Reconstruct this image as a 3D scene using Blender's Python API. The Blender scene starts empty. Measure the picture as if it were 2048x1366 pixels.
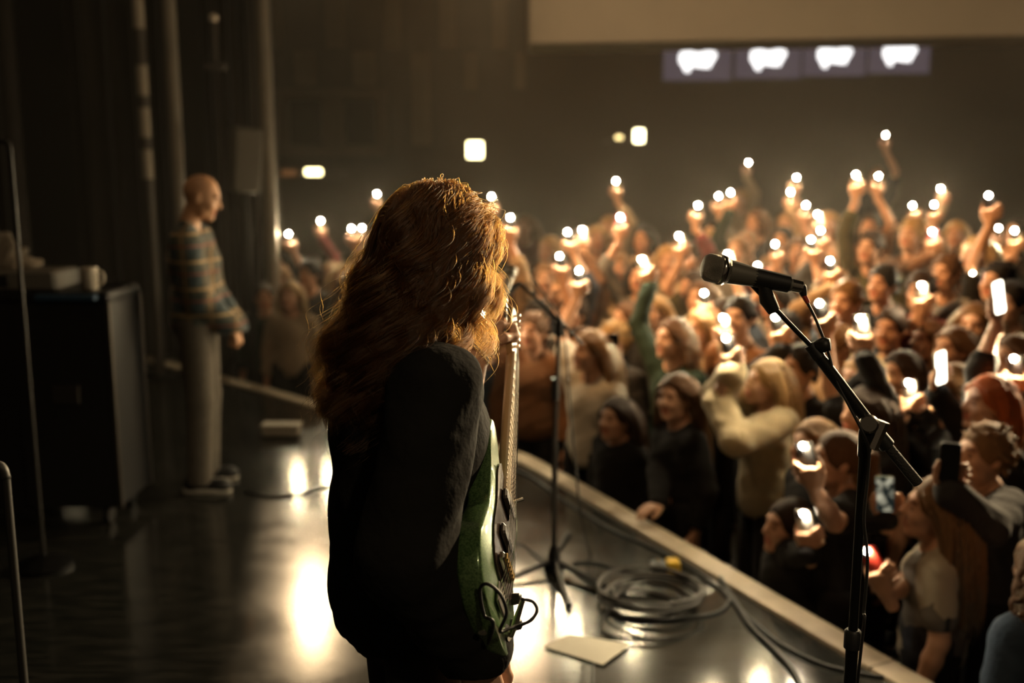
import bpy, math, random
import numpy as np
from mathutils import Vector, Matrix

random.seed(7); RNG = np.random.default_rng(7)
SC = bpy.context.scene
COL = SC.collection

# ------------------------------------------------------------------ camera, world, exposure
W_PX, H_PX = 2048.0, 1366.0
LENS = 35.0; FPX = W_PX * LENS / 36.0
CAM_Z = 1.80; PITCH = math.radians(9.6)
cam_d = bpy.data.cameras.new('camera'); cam = bpy.data.objects.new('camera', cam_d); COL.objects.link(cam)
cam_d.lens = LENS; cam_d.sensor_width = 36.0; cam_d.clip_start = 0.05; cam_d.clip_end = 200
cam.location = (0, 0, CAM_Z); cam.rotation_euler = (math.pi / 2 - PITCH, 0, 0)
cam_d.dof.use_dof = True; cam_d.dof.focus_distance = 1.98; cam_d.dof.aperture_fstop = 1.7; cam_d.dof.aperture_blades = 0
SC.camera = cam
vs = SC.view_settings
SC.display_settings.display_device = 'sRGB'
vs.view_transform = 'Standard'; vs.look = 'None'; vs.exposure = 0.28; vs.gamma = 1.0
try: vs.use_curve_mapping = False
except Exception: pass
world = bpy.data.worlds.new('world'); SC.world = world; world.use_nodes = True
world.node_tree.nodes['Background'].inputs[0].default_value = (0.9, 0.62, 0.36, 1)
world.node_tree.nodes['Background'].inputs[1].default_value = 0.03
cy = SC.cycles
cy.max_bounces = 5; cy.diffuse_bounces = 2; cy.glossy_bounces = 3; cy.transmission_bounces = 4; cy.volume_bounces = 0
cy.transparent_max_bounces = 6; cy.sample_clamp_indirect = 4.0; cy.caustics_reflective = False; cy.caustics_refractive = False
cy.volume_step_rate = 4.0; cy.volume_max_steps = 64

_F = np.array([0, math.cos(PITCH), -math.sin(PITCH)]); _U = np.array([0, math.sin(PITCH), math.cos(PITCH)]); _R = np.array([1.0, 0, 0])
CAMP = np.array([0, 0, CAM_Z])
def ray(u, v): return _F + (u - 1024) / FPX * _R - (v - 683) / FPX * _U
def P(u, v, d): return CAMP + ray(u, v) * d                       # pixel + distance along the view axis -> point
def G(u, v, z=0.0):                                               # pixel on a level surface -> point
    r = ray(u, v); return CAMP + r * ((z - CAM_Z) / r[2])

# ------------------------------------------------------------------ materials
def newmat(name):
    m = bpy.data.materials.new(name); m.use_nodes = True
    nt = m.node_tree; nt.nodes.clear()
    out = nt.nodes.new('ShaderNodeOutputMaterial')
    return m, nt, out
def N(nt, kind, **kw):
    n = nt.nodes.new(kind)
    for k, v in kw.items():
        if k.startswith('i_'):
            n.inputs[k[2:].replace('_', ' ')].default_value = v
        else: setattr(n, k, v)
    return n
def rgba(c): return (c[0], c[1], c[2], 1.0)
_MC = {}
def mat(name, col, rough=0.5, metal=0.0, noise=0.0, nscale=20.0, bump=0.0, bscale=60.0, sheen=0.0, coat=0.0, spec=0.5, stretch=None, rnoise=0.0):
    if name in _MC: return _MC[name]
    m, nt, out = newmat(name); L = nt.links.new
    b = N(nt, 'ShaderNodeBsdfPrincipled')
    b.inputs['Base Color'].default_value = rgba(col); b.inputs['Roughness'].default_value = rough
    b.inputs['Metallic'].default_value = metal; b.inputs['Sheen Weight'].default_value = sheen
    b.inputs['Coat Weight'].default_value = coat; b.inputs['Specular IOR Level'].default_value = spec
    tc = N(nt, 'ShaderNodeTexCoord'); mp = N(nt, 'ShaderNodeMapping'); L(tc.outputs['Object'], mp.inputs[0])
    if stretch: mp.inputs['Scale'].default_value = stretch
    if noise > 0 or rnoise > 0:
        n = N(nt, 'ShaderNodeTexNoise'); n.inputs['Scale'].default_value = nscale; n.inputs['Detail'].default_value = 5
        L(mp.outputs[0], n.inputs['Vector'])
        if noise > 0:
            mx = N(nt, 'ShaderNodeMix', data_type='RGBA')
            mx.inputs['A'].default_value = rgba([c * (1 - noise) for c in col]); mx.inputs['B'].default_value = rgba([min(1, c * (1 + noise)) for c in col])
            L(n.outputs['Fac'], mx.inputs['Factor']); L(mx.outputs['Result'], b.inputs['Base Color'])
        if rnoise > 0:
            mr = N(nt, 'ShaderNodeMapRange'); mr.inputs['From Min'].default_value = .3; mr.inputs['From Max'].default_value = .7
            mr.inputs['To Min'].default_value = max(0.02, rough - rnoise); mr.inputs['To Max'].default_value = min(1, rough + rnoise)
            L(n.outputs['Fac'], mr.inputs['Value']); L(mr.outputs[0], b.inputs['Roughness'])
    if bump > 0:
        n2 = N(nt, 'ShaderNodeTexNoise'); n2.inputs['Scale'].default_value = bscale; n2.inputs['Detail'].default_value = 4
        L(mp.outputs[0], n2.inputs['Vector'])
        bp = N(nt, 'ShaderNodeBump'); bp.inputs['Strength'].default_value = bump; bp.inputs['Distance'].default_value = 0.01
        L(n2.outputs['Fac'], bp.inputs['Height']); L(bp.outputs[0], b.inputs['Normal'])
    L(b.outputs[0], out.inputs[0]); _MC[name] = m
    return m
def emat(name, col, strength):
    if name in _MC: return _MC[name]
    m, nt, out = newmat(name)
    e = N(nt, 'ShaderNodeEmission'); e.inputs[0].default_value = rgba(col); e.inputs[1].default_value = strength
    nt.links.new(e.outputs[0], out.inputs[0]); _MC[name] = m
    return m
def skin_mat(name, col):
    if name in _MC: return _MC[name]
    m, nt, out = newmat(name); L = nt.links.new
    b = N(nt, 'ShaderNodeBsdfPrincipled'); b.inputs['Roughness'].default_value = .5
    b.inputs['Subsurface Weight'].default_value = 0.0
    at = N(nt, 'ShaderNodeVertexColor'); at.layer_name = 'tint'
    tc = N(nt, 'ShaderNodeTexCoord'); n = N(nt, 'ShaderNodeTexNoise'); n.inputs['Scale'].default_value = 9; n.inputs['Detail'].default_value = 3
    L(tc.outputs['Object'], n.inputs['Vector'])
    mx = N(nt, 'ShaderNodeMix', data_type='RGBA'); mx.inputs['A'].default_value = rgba([col[0] * .92, col[1] * .84, col[2] * .8]); mx.inputs['B'].default_value = rgba(col)
    L(n.outputs['Fac'], mx.inputs['Factor'])
    mu = N(nt, 'ShaderNodeMix', data_type='RGBA', blend_type='MULTIPLY'); mu.inputs['Factor'].default_value = 1
    L(mx.outputs['Result'], mu.inputs['A']); L(at.outputs['Color'], mu.inputs['B']); L(mu.outputs['Result'], b.inputs['Base Color'])
    L(b.outputs[0], out.inputs[0]); _MC[name] = m
    return m
def hair_mats(name, col):
    """(clump mesh material, strand material)"""
    if name in _MC: return _MC[name]
    m, nt, out = newmat(name); L = nt.links.new
    b = N(nt, 'ShaderNodeBsdfPrincipled'); b.inputs['Roughness'].default_value = .6; b.inputs['Specular IOR Level'].default_value = .2; b.inputs['Sheen Weight'].default_value = .04
    b.inputs['Sheen Tint'].default_value = rgba(col)
    tc = N(nt, 'ShaderNodeTexCoord'); mp = N(nt, 'ShaderNodeMapping'); mp.inputs['Scale'].default_value = (1, 1, .08); L(tc.outputs['Object'], mp.inputs[0])
    n = N(nt, 'ShaderNodeTexNoise'); n.inputs['Scale'].default_value = 160; n.inputs['Detail'].default_value = 4; L(mp.outputs[0], n.inputs['Vector'])
    mx = N(nt, 'ShaderNodeMix', data_type='RGBA'); mx.inputs['A'].default_value = rgba([c * .45 for c in col]); mx.inputs['B'].default_value = rgba([min(1, c * 1.5) for c in col])
    L(n.outputs['Fac'], mx.inputs['Factor']); L(mx.outputs['Result'], b.inputs['Base Color'])
    bp = N(nt, 'ShaderNodeBump'); bp.inputs['Strength'].default_value = .6; bp.inputs['Distance'].default_value = .01; L(n.outputs['Fac'], bp.inputs['Height']); L(bp.outputs[0], b.inputs['Normal'])
    L(b.outputs[0], out.inputs[0])
    m2, nt2, out2 = newmat(name + '_strand')
    h = N(nt2, 'ShaderNodeBsdfHairPrincipled'); h.parametrization = 'COLOR'
    h.inputs['Color'].default_value = rgba([min(1, c * (.3 if 'auburn' in name else 1.2)) for c in col]); h.inputs['Roughness'].default_value = .3; h.inputs['Radial Roughness'].default_value = .45
    if 'auburn' in name: h.parametrization = 'MELANIN'; h.inputs['Melanin'].default_value = .56; h.inputs['Melanin Redness'].default_value = .28
    h.inputs['Random Roughness'].default_value = .2
    nt2.links.new(h.outputs[0], out2.inputs[0])
    _MC[name] = (m, m2)
    return _MC[name]

# ------------------------------------------------------------------ mesh helpers
def link(o, parent=None):
    COL.objects.link(o)
    if parent is not None: o.parent = parent
    return o
def mesh_np(name, V, Q, mats, parent=None, smooth=True, tint=None):
    me = bpy.data.meshes.new(name)
    V = np.asarray(V, np.float32); Q = np.asarray(Q, np.int32)
    me.vertices.add(len(V)); me.vertices.foreach_set('co', V.ravel())
    me.loops.add(Q.size); me.loops.foreach_set('vertex_index', Q.ravel())
    me.polygons.add(len(Q)); me.polygons.foreach_set('loop_start', np.arange(0, Q.size, Q.shape[1], dtype=np.int32))
    me.polygons.foreach_set('use_smooth', np.full(len(Q), smooth))
    me.update(calc_edges=True)
    if tint is not None:
        at = me.color_attributes.new('tint', 'FLOAT_COLOR', 'POINT')
        c = np.ones((len(V), 4), np.float32); c[:, :3] = tint; at.data.foreach_set('color', c.ravel())
    for m in (mats if isinstance(mats, (list, tuple)) else [mats]): me.materials.append(m)
    return link(bpy.data.objects.new(name, me), parent)
class MB:
    """collects boxes, tubes and lathes; build() links them as one mesh"""
    def __init__(s): s.v = []; s.f = []
    def add(s, V, Fc):
        b = len(s.v); s.v += [tuple(map(float, p)) for p in V]; s.f += [tuple(i + b for i in f) for f in Fc]; return s
    def box(s, c, size, R=None, bev=0.0):
        c = np.array(c, float); hx, hy, hz = [x / 2 for x in size]; b = min(bev, hx * .9, hy * .9, hz * .9)
        V = []
        if b <= 0:
            for z in (-hz, hz):
                for x, y in ((-hx, -hy), (hx, -hy), (hx, hy), (-hx, hy)): V.append((x, y, z))
            Fc = [(3, 2, 1, 0), (4, 5, 6, 7), (0, 1, 5, 4), (1, 2, 6, 5), (2, 3, 7, 6), (3, 0, 4, 7)]
        else:
            for z, e in ((-hz, b), (-hz + b, 0), (hz - b, 0), (hz, b)):
                x, y = hx - e, hy - e
                for px, py in ((-x + b, -y), (x - b, -y), (x, -y + b), (x, y - b), (x - b, y), (-x + b, y), (-x, y - b), (-x, -y + b)): V.append((px, py, z))
            Fc = [tuple(range(7, -1, -1)), tuple(range(24, 32))]
            for k in range(3):
                for i in range(8): Fc.append((k * 8 + i, k * 8 + (i + 1) % 8, k * 8 + 8 + (i + 1) % 8, k * 8 + 8 + i))
        V = np.array(V)
        if R is not None: V = V @ np.array(R).T
        return s.add(V + c, Fc)
    def tube(s, pts, r, n=8, caps=True, flat=None):
        pts = [np.array(p, float) for p in pts]; k = len(pts); rr = r if hasattr(r, '__len__') else [r] * k
        V = []; Fc = []; prev = None
        for i, p in enumerate(pts):
            t = pts[min(i + 1, k - 1)] - pts[max(i - 1, 0)]; t = t / (np.linalg.norm(t) + 1e-9)
            if prev is None:
                a = np.array([0, 0, 1.0]) if abs(t[2]) < .9 else np.array([1.0, 0, 0]); x = np.cross(a, t)
            else: x = prev - t * np.dot(prev, t)
            x = x / (np.linalg.norm(x) + 1e-9); y = np.cross(t, x); prev = x
            for j in range(n):
                a = 2 * math.pi * j / n; V.append(p + rr[i] * (math.cos(a) * x + math.sin(a) * y * (flat or 1)))
        for i in range(k - 1):
            for j in range(n): Fc.append((i * n + j, i * n + (j + 1) % n, (i + 1) * n + (j + 1) % n, (i + 1) * n + j))
        if caps: Fc += [tuple(range(n - 1, -1, -1)), tuple(range((k - 1) * n, k * n))]
        return s.add(V, Fc)
    def prism(s, outline, c, ax, ay, az, z0, z1, bev=0.0):
        """outline in the (ax, ay) plane extruded along az from z0 to z1, edges eased by bev"""
        o = np.array(outline, float); n = len(o); c = np.array(c, float); ax, ay, az = map(np.array, (ax, ay, az))
        cen = o.mean(0); V = []; Fc = []
        lv = [(z0, 1), (z1, 1)] if bev <= 0 else [(z0, 0), (z0 + bev * .3, .6), (z0 + bev, 1), (z1 - bev, 1), (z1 - bev * .3, .6), (z1, 0)]
        d = o - cen; ln = np.linalg.norm(d, axis=1, keepdims=True) + 1e-9
        for z, e in lv:
            q = o - d / ln * bev * (1 - e)
            for p in q: V.append(c + ax * p[0] + ay * p[1] + az * z)
        for i in range(len(lv) - 1):
            for j in range(n): Fc.append((i * n + j, i * n + (j + 1) % n, (i + 1) * n + (j + 1) % n, (i + 1) * n + j))
        Fc += [tuple(range(n - 1, -1, -1)), tuple(range((len(lv) - 1) * n, len(lv) * n))]
        return s.add(V, Fc)
    def build(s, name, m, parent=None, smooth=False, auto=None):
        me = bpy.data.meshes.new(name); me.from_pydata(s.v, [], s.f); me.update()
        if smooth or auto: me.polygons.foreach_set('use_smooth', [True] * len(me.polygons))
        if auto:
            import bmesh
            bm = bmesh.new(); bm.from_mesh(me)
            for e in bm.edges:
                if len(e.link_faces) == 2 and e.calc_face_angle(0) > math.radians(auto): e.smooth = False
            bm.to_mesh(me); bm.free()
        me.materials.append(m)
        return link(bpy.data.objects.new(name, me), parent)
def unit(v): v = np.array(v, float); return v / (np.linalg.norm(v) + 1e-12)
def empty(name, loc=(0, 0, 0), rz=0.0):
    o = bpy.data.objects.new(name, None); o.empty_display_size = .1; o.location = loc; o.rotation_euler = (0, 0, rz); COL.objects.link(o); return o
LABELS = {}
def tag(o, label, cat, group=None, kind=None):
    o['label'] = label
    if cat: o['category'] = cat
    if group: o['group'] = group
    if kind: o['kind'] = kind
    LABELS.setdefault(label, []).append(o.name)
    return o
def struct(o, label=None):
    o['kind'] = 'structure'
    if label: o['label'] = label
    return o
def spline(pts, n=12):
    p = [np.array(q, float) for q in pts]; p = [2 * p[0] - p[1]] + p + [2 * p[-1] - p[-2]]; out = []
    for i in range(1, len(p) - 2):
        for k in range(n):
            t = k / n
            out.append(.5 * (2 * p[i] + (p[i + 1] - p[i - 1]) * t + (2 * p[i - 1] - 5 * p[i] + 4 * p[i + 1] - p[i + 2]) * t * t + (3 * p[i] - p[i - 1] - 3 * p[i + 1] + p[i + 2]) * t ** 3))
    return out + [p[-2]]

# ------------------------------------------------------------------ smooth-union volumes -> one continuous surface
class Vol:
    def __init__(s, lo, hi, h):
        s.h = h; s.lo = np.array(lo, float) - 3 * h; n = np.ceil((np.array(hi, float) + 3 * h - s.lo) / h).astype(int) + 1
        s.n = n; s.F = np.full(n, 1.0, np.float32)
        s.ax = [(s.lo[i] + np.arange(n[i]) * h).astype(np.float32) for i in range(3)]
    def _blk(s, lo, hi, m):
        i0 = np.clip(np.floor((np.array(lo) - m - s.lo) / s.h).astype(int), 0, s.n); i1 = np.clip(np.ceil((np.array(hi) + m - s.lo) / s.h).astype(int) + 1, 0, s.n)
        if np.any(i1 <= i0): return None
        sl = tuple(slice(a, b) for a, b in zip(i0, i1))
        return sl, s.ax[0][sl[0]][:, None, None], s.ax[1][sl[1]][None, :, None], s.ax[2][sl[2]][None, None, :]
    def _mix(s, sl, d, k, sub=False):
        a = s.F[sl]
        if sub:
            h = np.clip(.5 - .5 * (a + d) / k, 0, 1); s.F[sl] = a * (1 - h) - d * h + k * h * (1 - h)
        else:
            h = np.clip(.5 + .5 * (d - a) / k, 0, 1); s.F[sl] = d * (1 - h) + a * h - k * h * (1 - h)
    def cone(s, a, b, r1, r2=None, k=.02, sub=False):
        r2 = r1 if r2 is None else r2; a = np.array(a, float); b = np.array(b, float); rm = max(r1, r2)
        q = s._blk(np.minimum(a, b) - rm, np.maximum(a, b) + rm, k + 2.5 * s.h)
        if q is None: return
        sl, X, Y, Z = q; ba = b - a; L2 = float(ba @ ba) + 1e-12
        px, py, pz = X - a[0], Y - a[1], Z - a[2]
        t = np.clip((px * ba[0] + py * ba[1] + pz * ba[2]) / L2, 0, 1)
        d = np.sqrt((px - t * ba[0]) ** 2 + (py - t * ba[1]) ** 2 + (pz - t * ba[2]) ** 2) - (r1 + (r2 - r1) * t)
        s._mix(sl, d.astype(np.float32), k, sub)
    def ell(s, c, r, R=None, k=.02, sub=False):
        c = np.array(c, float); r = np.array(r, float); rm = r.max() if R is not None else r
        q = s._blk(c - rm, c + rm, k + 2.5 * s.h)
        if q is None: return
        sl, X, Y, Z = q; x, y, z = X - c[0], Y - c[1], Z - c[2]
        if R is not None:
            R = np.array(R); x, y, z = (R[0, 0] * x + R[1, 0] * y + R[2, 0] * z, R[0, 1] * x + R[1, 1] * y + R[2, 1] * z, R[0, 2] * x + R[1, 2] * y + R[2, 2] * z)
        x, y, z = x / r[0], y / r[1], z / r[2]
        k0 = np.sqrt(x * x + y * y + z * z) + 1e-6; k1 = np.sqrt((x / r[0]) ** 2 + (y / r[1]) ** 2 + (z / r[2]) ** 2) + 1e-6
        s._mix(sl, (k0 * (k0 - 1) / k1).astype(np.float32), k, sub)
    def cut(s, axis, val, keep_above, k=.004):
        sh = [1, 1, 1]; sh[axis] = -1; co = s.ax[axis].reshape(sh); d = (val - co) if keep_above else (co - val)
        s.F = np.maximum(s.F, d)
    def mesh(s):
        F = s.F; S = F < 0
        c = np.zeros(tuple(x - 1 for x in F.shape), np.uint8)
        for i in (0, 1):
            for j in (0, 1):
                for k in (0, 1): c += S[i:F.shape[0] - 1 + i, j:F.shape[1] - 1 + j, k:F.shape[2] - 1 + k]
        act = (c > 0) & (c < 8); ijk = np.argwhere(act)
        idx = np.full(act.shape, -1, np.int64); idx[act] = np.arange(len(ijk))
        off = np.array([(i, j, k) for i in (0, 1) for j in (0, 1) for k in (0, 1)])
        vals = np.stack([F[ijk[:, 0] + o[0], ijk[:, 1] + o[1], ijk[:, 2] + o[2]] for o in off], 1)
        acc = np.zeros((len(ijk), 3)); cnt = np.zeros(len(ijk))
        for a in range(8):
            for b in range(a + 1, 8):
                if abs(off[a] - off[b]).sum() != 1: continue
                va, vb = vals[:, a], vals[:, b]; m = (va < 0) != (vb < 0)
                t = np.where(m, va / np.where(m, va - vb, 1), 0)
                acc += np.where(m[:, None], off[a] + t[:, None] * (off[b] - off[a]), 0); cnt += m
        V = s.lo + (ijk + acc / np.maximum(cnt, 1)[:, None]) * s.h
        Q = []
        for axn in range(3):
            o1, o2 = [(1, 2), (2, 0), (0, 1)][axn]
            sl0 = [slice(None)] * 3; sl1 = [slice(None)] * 3; sl0[axn] = slice(0, -1); sl1[axn] = slice(1, None)
            A, B = S[tuple(sl0)], S[tuple(sl1)]; e = np.argwhere(A != B)
            e = e[(e[:, o1] > 0) & (e[:, o2] > 0) & (e[:, o1] < S.shape[o1] - 1) & (e[:, o2] < S.shape[o2] - 1)]
            if not len(e): continue
            u = np.zeros(3, int); u[o1] = 1; w = np.zeros(3, int); w[o2] = 1
            g = lambda q: idx[q[:, 0], q[:, 1], q[:, 2]]
            q = np.stack([g(e - u - w), g(e - w), g(e), g(e - u)], 1)
            fl = ~A[e[:, 0], e[:, 1], e[:, 2]]; q[fl] = q[fl][:, ::-1]
            Q.append(q)
        Q = np.concatenate(Q); Q = Q[(Q >= 0).all(1)]
        return V, Q
def join(parts):
    V = []; Q = []; T = []; b = 0
    for p in parts:
        V.append(p[0]); Q.append(p[1] + b); T.append(p[2] if len(p) > 2 else np.ones((len(p[0]), 3))); b += len(p[0])
    return np.concatenate(V), np.concatenate(Q), np.concatenate(T)

# ------------------------------------------------------------------ people
def head_mesh(h, male=False):
    v = Vol((-.1, -.13, -.2), (.1, .14, .14), h)
    v.ell((0, -.012, .03), (.077, .097, .093), k=.02)
    v.ell((0, .028, -.04), (.060, .064, .078), k=.04)
    v.cone((-.04, .03, -.075), (.04, .03, -.075), .022, k=.03)
    v.ell((0, .075, -.098), (.024, .02, .018), k=.025)
    v.cone((-.03, .075, .032), (.03, .075, .032), .014, k=.02)
    for s in (-1, 1):
        v.ell((s * .036, .062, -.03), (.024, .024, .022), k=.025)
        v.ell((s * .031, .1, .006), (.017, .016, .011), k=.012, sub=True)
        v.ell((s * .031, .074, .005), (.0135, .0135, .0135), k=.004)
        v.ell((s * .077, -.008, -.004), (.010, .020, .031), R=np.array(Matrix.Rotation(s * .35, 3, 'Z')), k=.008)
    v.cone((0, .088, .018), (0, .108, -.022), .007, .0125, k=.012)
    v.cone((-.011, .096, -.026), (.011, .096, -.026), .0095, k=.008)
    v.cone((-.017, .085, -.056), (.017, .085, -.056), .0085, k=.008)
    v.cone((-.014, .083, -.068), (.014, .083, -.068), .0095, k=.008)
    v.cone((-.02, .099, -.0625), (.02, .099, -.0625), .0035, k=.004, sub=True)
    v.cone((0, -.02, -.05), (0, -.032, -.18), .05, .05, k=.025)
    V, Q = v.mesh(); T = np.ones((len(V), 3))
    y, z, x = V[:, 1], V[:, 2], np.abs(V[:, 0])
    lip = (y > .075) & (z < -.046) & (z > -.078) & (x < .024); T[lip] = (.82, .5, .48)
    brow = (y > .06) & (z > .024) & (z < .036) & (x > .014) & (x < .05); T[brow] = (.3, .2, .15)
    eye = (y > .07) & (z > -.002) & (z < .013) & (x > .02) & (x < .042); T[eye] = (.55, .5, .45)
    iris = eye & (x > .027) & (x < .036); T[iris] = (.08, .06, .05)
    return V, Q, T
_HC = {}
def head_cached(h, male):
    if (h, male) not in _HC: _HC[(h, male)] = head_mesh(h, male)
    return _HC[(h, male)]
def hand_mesh(h, grip, side):
    """wrist at origin, X fingers, Y palm normal, Z thumb side (side=+1 right, -1 left mirrors Z)"""
    v = Vol((-.05, -.06, -.1), (.21, .09, .1), h)
    v.cone((-.045, 0, 0), (.012, 0, 0), .025, .024, k=.01)
    zs = [.031, .011, -.009, -.028]
    for z in zs: v.cone((.012, 0, z * .55), (.085 - abs(z - .006) * .25, 0, z), .014, .0125, k=.014)
    Ls = [.074, .082, .076, .058]
    for i, z in enumerate(zs):
        p = np.array([.088 - abs(z - .006) * .25, 0, z]); r = .0092 if i < 3 else .0082
        if grip == 'phone':
            dirs = [unit((.62, .05, -.78)), unit((.25, .62, -.74)), unit((.15, .9, .4))]
            p = np.array([.085 - i * .02, .0, .004 - i * .006 - .016]); Lf = Ls[i] * 1.02
        elif grip == 'fist': dirs = [unit((.55, .83, 0)), unit((-.55, .8, 0)), unit((-.8, -.5, 0))]; Lf = Ls[i] * .95
        else: dirs = [unit((.96, .25, z * 1.5)), unit((.82, .57, z)), unit((.65, .76, 0))]; Lf = Ls[i]
        for d, fr, r1, r2 in zip(dirs, (.45, .31, .26), (r, r * .95, r * .88), (r * .95, r * .88, r * .72)):
            q = p + d * Lf * fr; v.cone(p, q, r1, r2, k=.005); p = q
    if grip == 'phone': th = [(.02, .004, .028), (.055, .014, .044), (.09, .024, .043), (.116, .027, .038)]
    elif grip == 'fist': th = [(.02, .006, .026), (.05, .022, .042), (.078, .04, .03), (.088, .046, .008)]
    else: th = [(.02, .006, .026), (.05, .018, .048), (.08, .026, .056), (.102, .03, .055)]
    for a, b, r1, r2 in zip(th[:-1], th[1:], (.0155, .012, .0105), (.012, .0105, .0085)): v.cone(a, b, r1, r2, k=.008)
    V, Q = v.mesh()
    if side < 0: V = V * np.array([1, 1, -1.0]); Q = Q[:, ::-1]
    return V, Q
_HN = {}
def hand_cached(h, grip, side):
    if (h, grip, side) not in _HN: _HN[(h, grip, side)] = hand_mesh(h, grip, side)
    return _HN[(h, grip, side)]
def ik(S, Wt, pole, a=.29, b=.26):
    d = Wt - S; L = np.linalg.norm(d)
    if L > (a + b) * .985: Wt = S + d / L * (a + b) * .985; d = Wt - S; L = np.linalg.norm(d)
    if L < .12: Wt = S + d / L * .12; d = Wt - S; L = .12
    x = (a * a - b * b + L * L) / (2 * L); hgt = math.sqrt(max(0, a * a - x * x)); n = d / L
    p = pole - n * np.dot(pole, n); p = unit(p)
    return S + n * x + p * hgt, Wt

# hair ---------------------------------------------------------------
HC0 = np.array([0, -.012, .03]); HR0 = np.array([.079, .099, .096])
def strands(kind, n, pts, seed, vol=1.0, wave=1.0):
    g = np.random.default_rng(seed)
    d = g.normal(size=(n * 6, 3)); d /= np.linalg.norm(d, axis=1, keepdims=True)
    p = HC0 + d * HR0
    keep = (p[:, 2] > -.03) | (p[:, 1] < -.05)
    keep &= ~((p[:, 1] > (.045 if kind == 'hero' else .02)) & (p[:, 2] < .088 - np.abs(p[:, 0]) * .25)) & ~((p[:, 1] > -.01) & (p[:, 2] < .02)) & (p[:, 2] > -.065)
    if kind in ('pulled', 'bun'): keep &= True
    p = p[keep][:n]; d = d[keep][:n]; n = len(p)
    L = {'long': .47, 'wavy': .45, 'hero': .33, 'bob': .24, 'short': .055, 'curly': .26, 'pulled': .16, 'bun': .16}[kind]
    Ls = L * g.uniform(.8, 1.08, n); Ls = np.where((p[:, 1] > .01) & (kind == 'hero'), Ls * .74, Ls); step = (Ls / (pts - 1))[:, None]
    off = 1.0 + vol * g.uniform(.01, {'hero': .2, 'wavy': .13, 'curly': .2}.get(kind, .06), n)[:, None]
    out = np.zeros((n, pts, 3)); p = HC0 + d * HR0 * 1.0; out[:, 0] = p
    sgn = np.sign(p[:, 0:1] + .012); v = d * .6 + np.concatenate([sgn * .5, np.full((n, 1), -.25), np.zeros((n, 1))], 1)
    tgt = np.array([0, -.118, .03 if kind == 'pulled' else .075])
    for i in range(1, pts):
        if kind == 'short': gv = np.concatenate([d[:, 0:1] * .8, np.full((n, 1), .35), -.35 + 0 * sgn], 1) + d * .8
        elif kind in ('pulled', 'bun'): gv = unit_rows(tgt - p)
        else:
            gv = np.concatenate([sgn * .1 * (p[:, 2:3] > 0), np.where(p[:, 1:2] > 0, -.12 if kind == 'hero' else -.45, -.10), np.full((n, 1), -1.0)], 1)
        v = v * .55 + gv * .45; v = unit_rows(v); p = p + v * step
        lim = 1.02 if kind in ('pulled', 'bun', 'short') else off
        q = (p - HC0) / (HR0 * lim); r = np.linalg.norm(q, axis=1, keepdims=True)
        if kind != 'short': p = np.where(r < 1, HC0 + q / r * HR0 * lim, p)
        if kind not in ('short', 'pulled', 'bun'):                       # rest on neck and shoulders
            for c, rad in ((np.array([0, -.02, -.13]), np.array([.058, .062, .12])), (np.array([0, -.02, -.285]), np.array([.15, .105, .12]))):
                q = (p - c) / (rad * (.98 + .1 * (off - 1) * 6)); r = np.linalg.norm(q, axis=1, keepdims=True) + 1e-6
                p = np.where(r < 1, c + q / r * rad * (.98 + .1 * (off - 1) * 6), p)
            face = (p[:, 1] > .03) & (np.abs(p[:, 0]) < .068) & (p[:, 2] < .075)
            if kind == 'hero': face &= p[:, 0] < .02
            p[face, 0] = np.sign(p[face, 0] + 1e-5) * .068
        out[:, i] = p
    amp = wave * {'wavy': .017, 'hero': .027, 'curly': .02, 'long': .004, 'bob': .006}.get(kind, 0)
    if amp:
        t = np.linspace(0, 1, pts)[None, :, None]
        root = out[:, 0]; ph = (np.sin(root[:, 0] * 55 + 1) + np.sin(root[:, 1] * 47) + np.sin(root[:, 2] * 61)) * 2.2 + g.normal(0, .35, n)
        if kind == 'hero':                                              # locks: strands gather on guide strands and share their waves
            gi = g.choice(n, min(130, n), replace=False); near = ((root[:, None] - root[gi][None]) ** 2).sum(-1).argmin(1)
            cf = .62 * np.clip(t * 1.3 - .1, 0, 1) * g.uniform(.5, 1, (n, 1, 1)); out = out * (1 - cf) + out[gi][near] * cf
            ph = g.uniform(0, 6.28, len(gi))[near] + g.normal(0, .22, n); Ls = Ls[gi][near] * .5 + Ls * .5
        fr = {'wavy': 3.2, 'hero': 2.6, 'curly': 5, 'long': 1.5, 'bob': 1.5}[kind]
        arg = 2 * math.pi * fr * t[..., 0] * (Ls / L)[:, None] + ph[:, None]
        tang = np.gradient(out, axis=1); rad = out - np.array([0, -.02, 0]); rad[..., 2] = 0; rad = rad / (np.linalg.norm(rad, axis=2, keepdims=True) + 1e-6)
        lat = np.cross(tang, rad); lat /= np.linalg.norm(lat, axis=2, keepdims=True) + 1e-6
        e = amp * np.clip(t * 1.5 - .15, 0, 1) ** 1.1
        out = out + lat * (np.sin(arg)[..., None] * e) + rad * (np.cos(arg)[..., None] * e * .7 + e * .25)
        out += g.normal(0, .0025 if kind != 'hero' else .004, (n, 1, 3)) * t
        if kind == 'hero': out += rad * (t ** 2 * .022) + np.array([0, -1.0, 0]) * t ** 2.5 * .05 * (out[:, :1, 1:2] < .02)
        if kind == 'hero':                                              # loose flyaway hairs
            fly = g.random((n, 1, 1)) < .07; out += np.where(fly, g.normal(0, .022, (n, 1, 3)) * t ** .8, 0)
    return out
def unit_rows(v): return v / (np.linalg.norm(v, axis=1, keepdims=True) + 1e-9)
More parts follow.
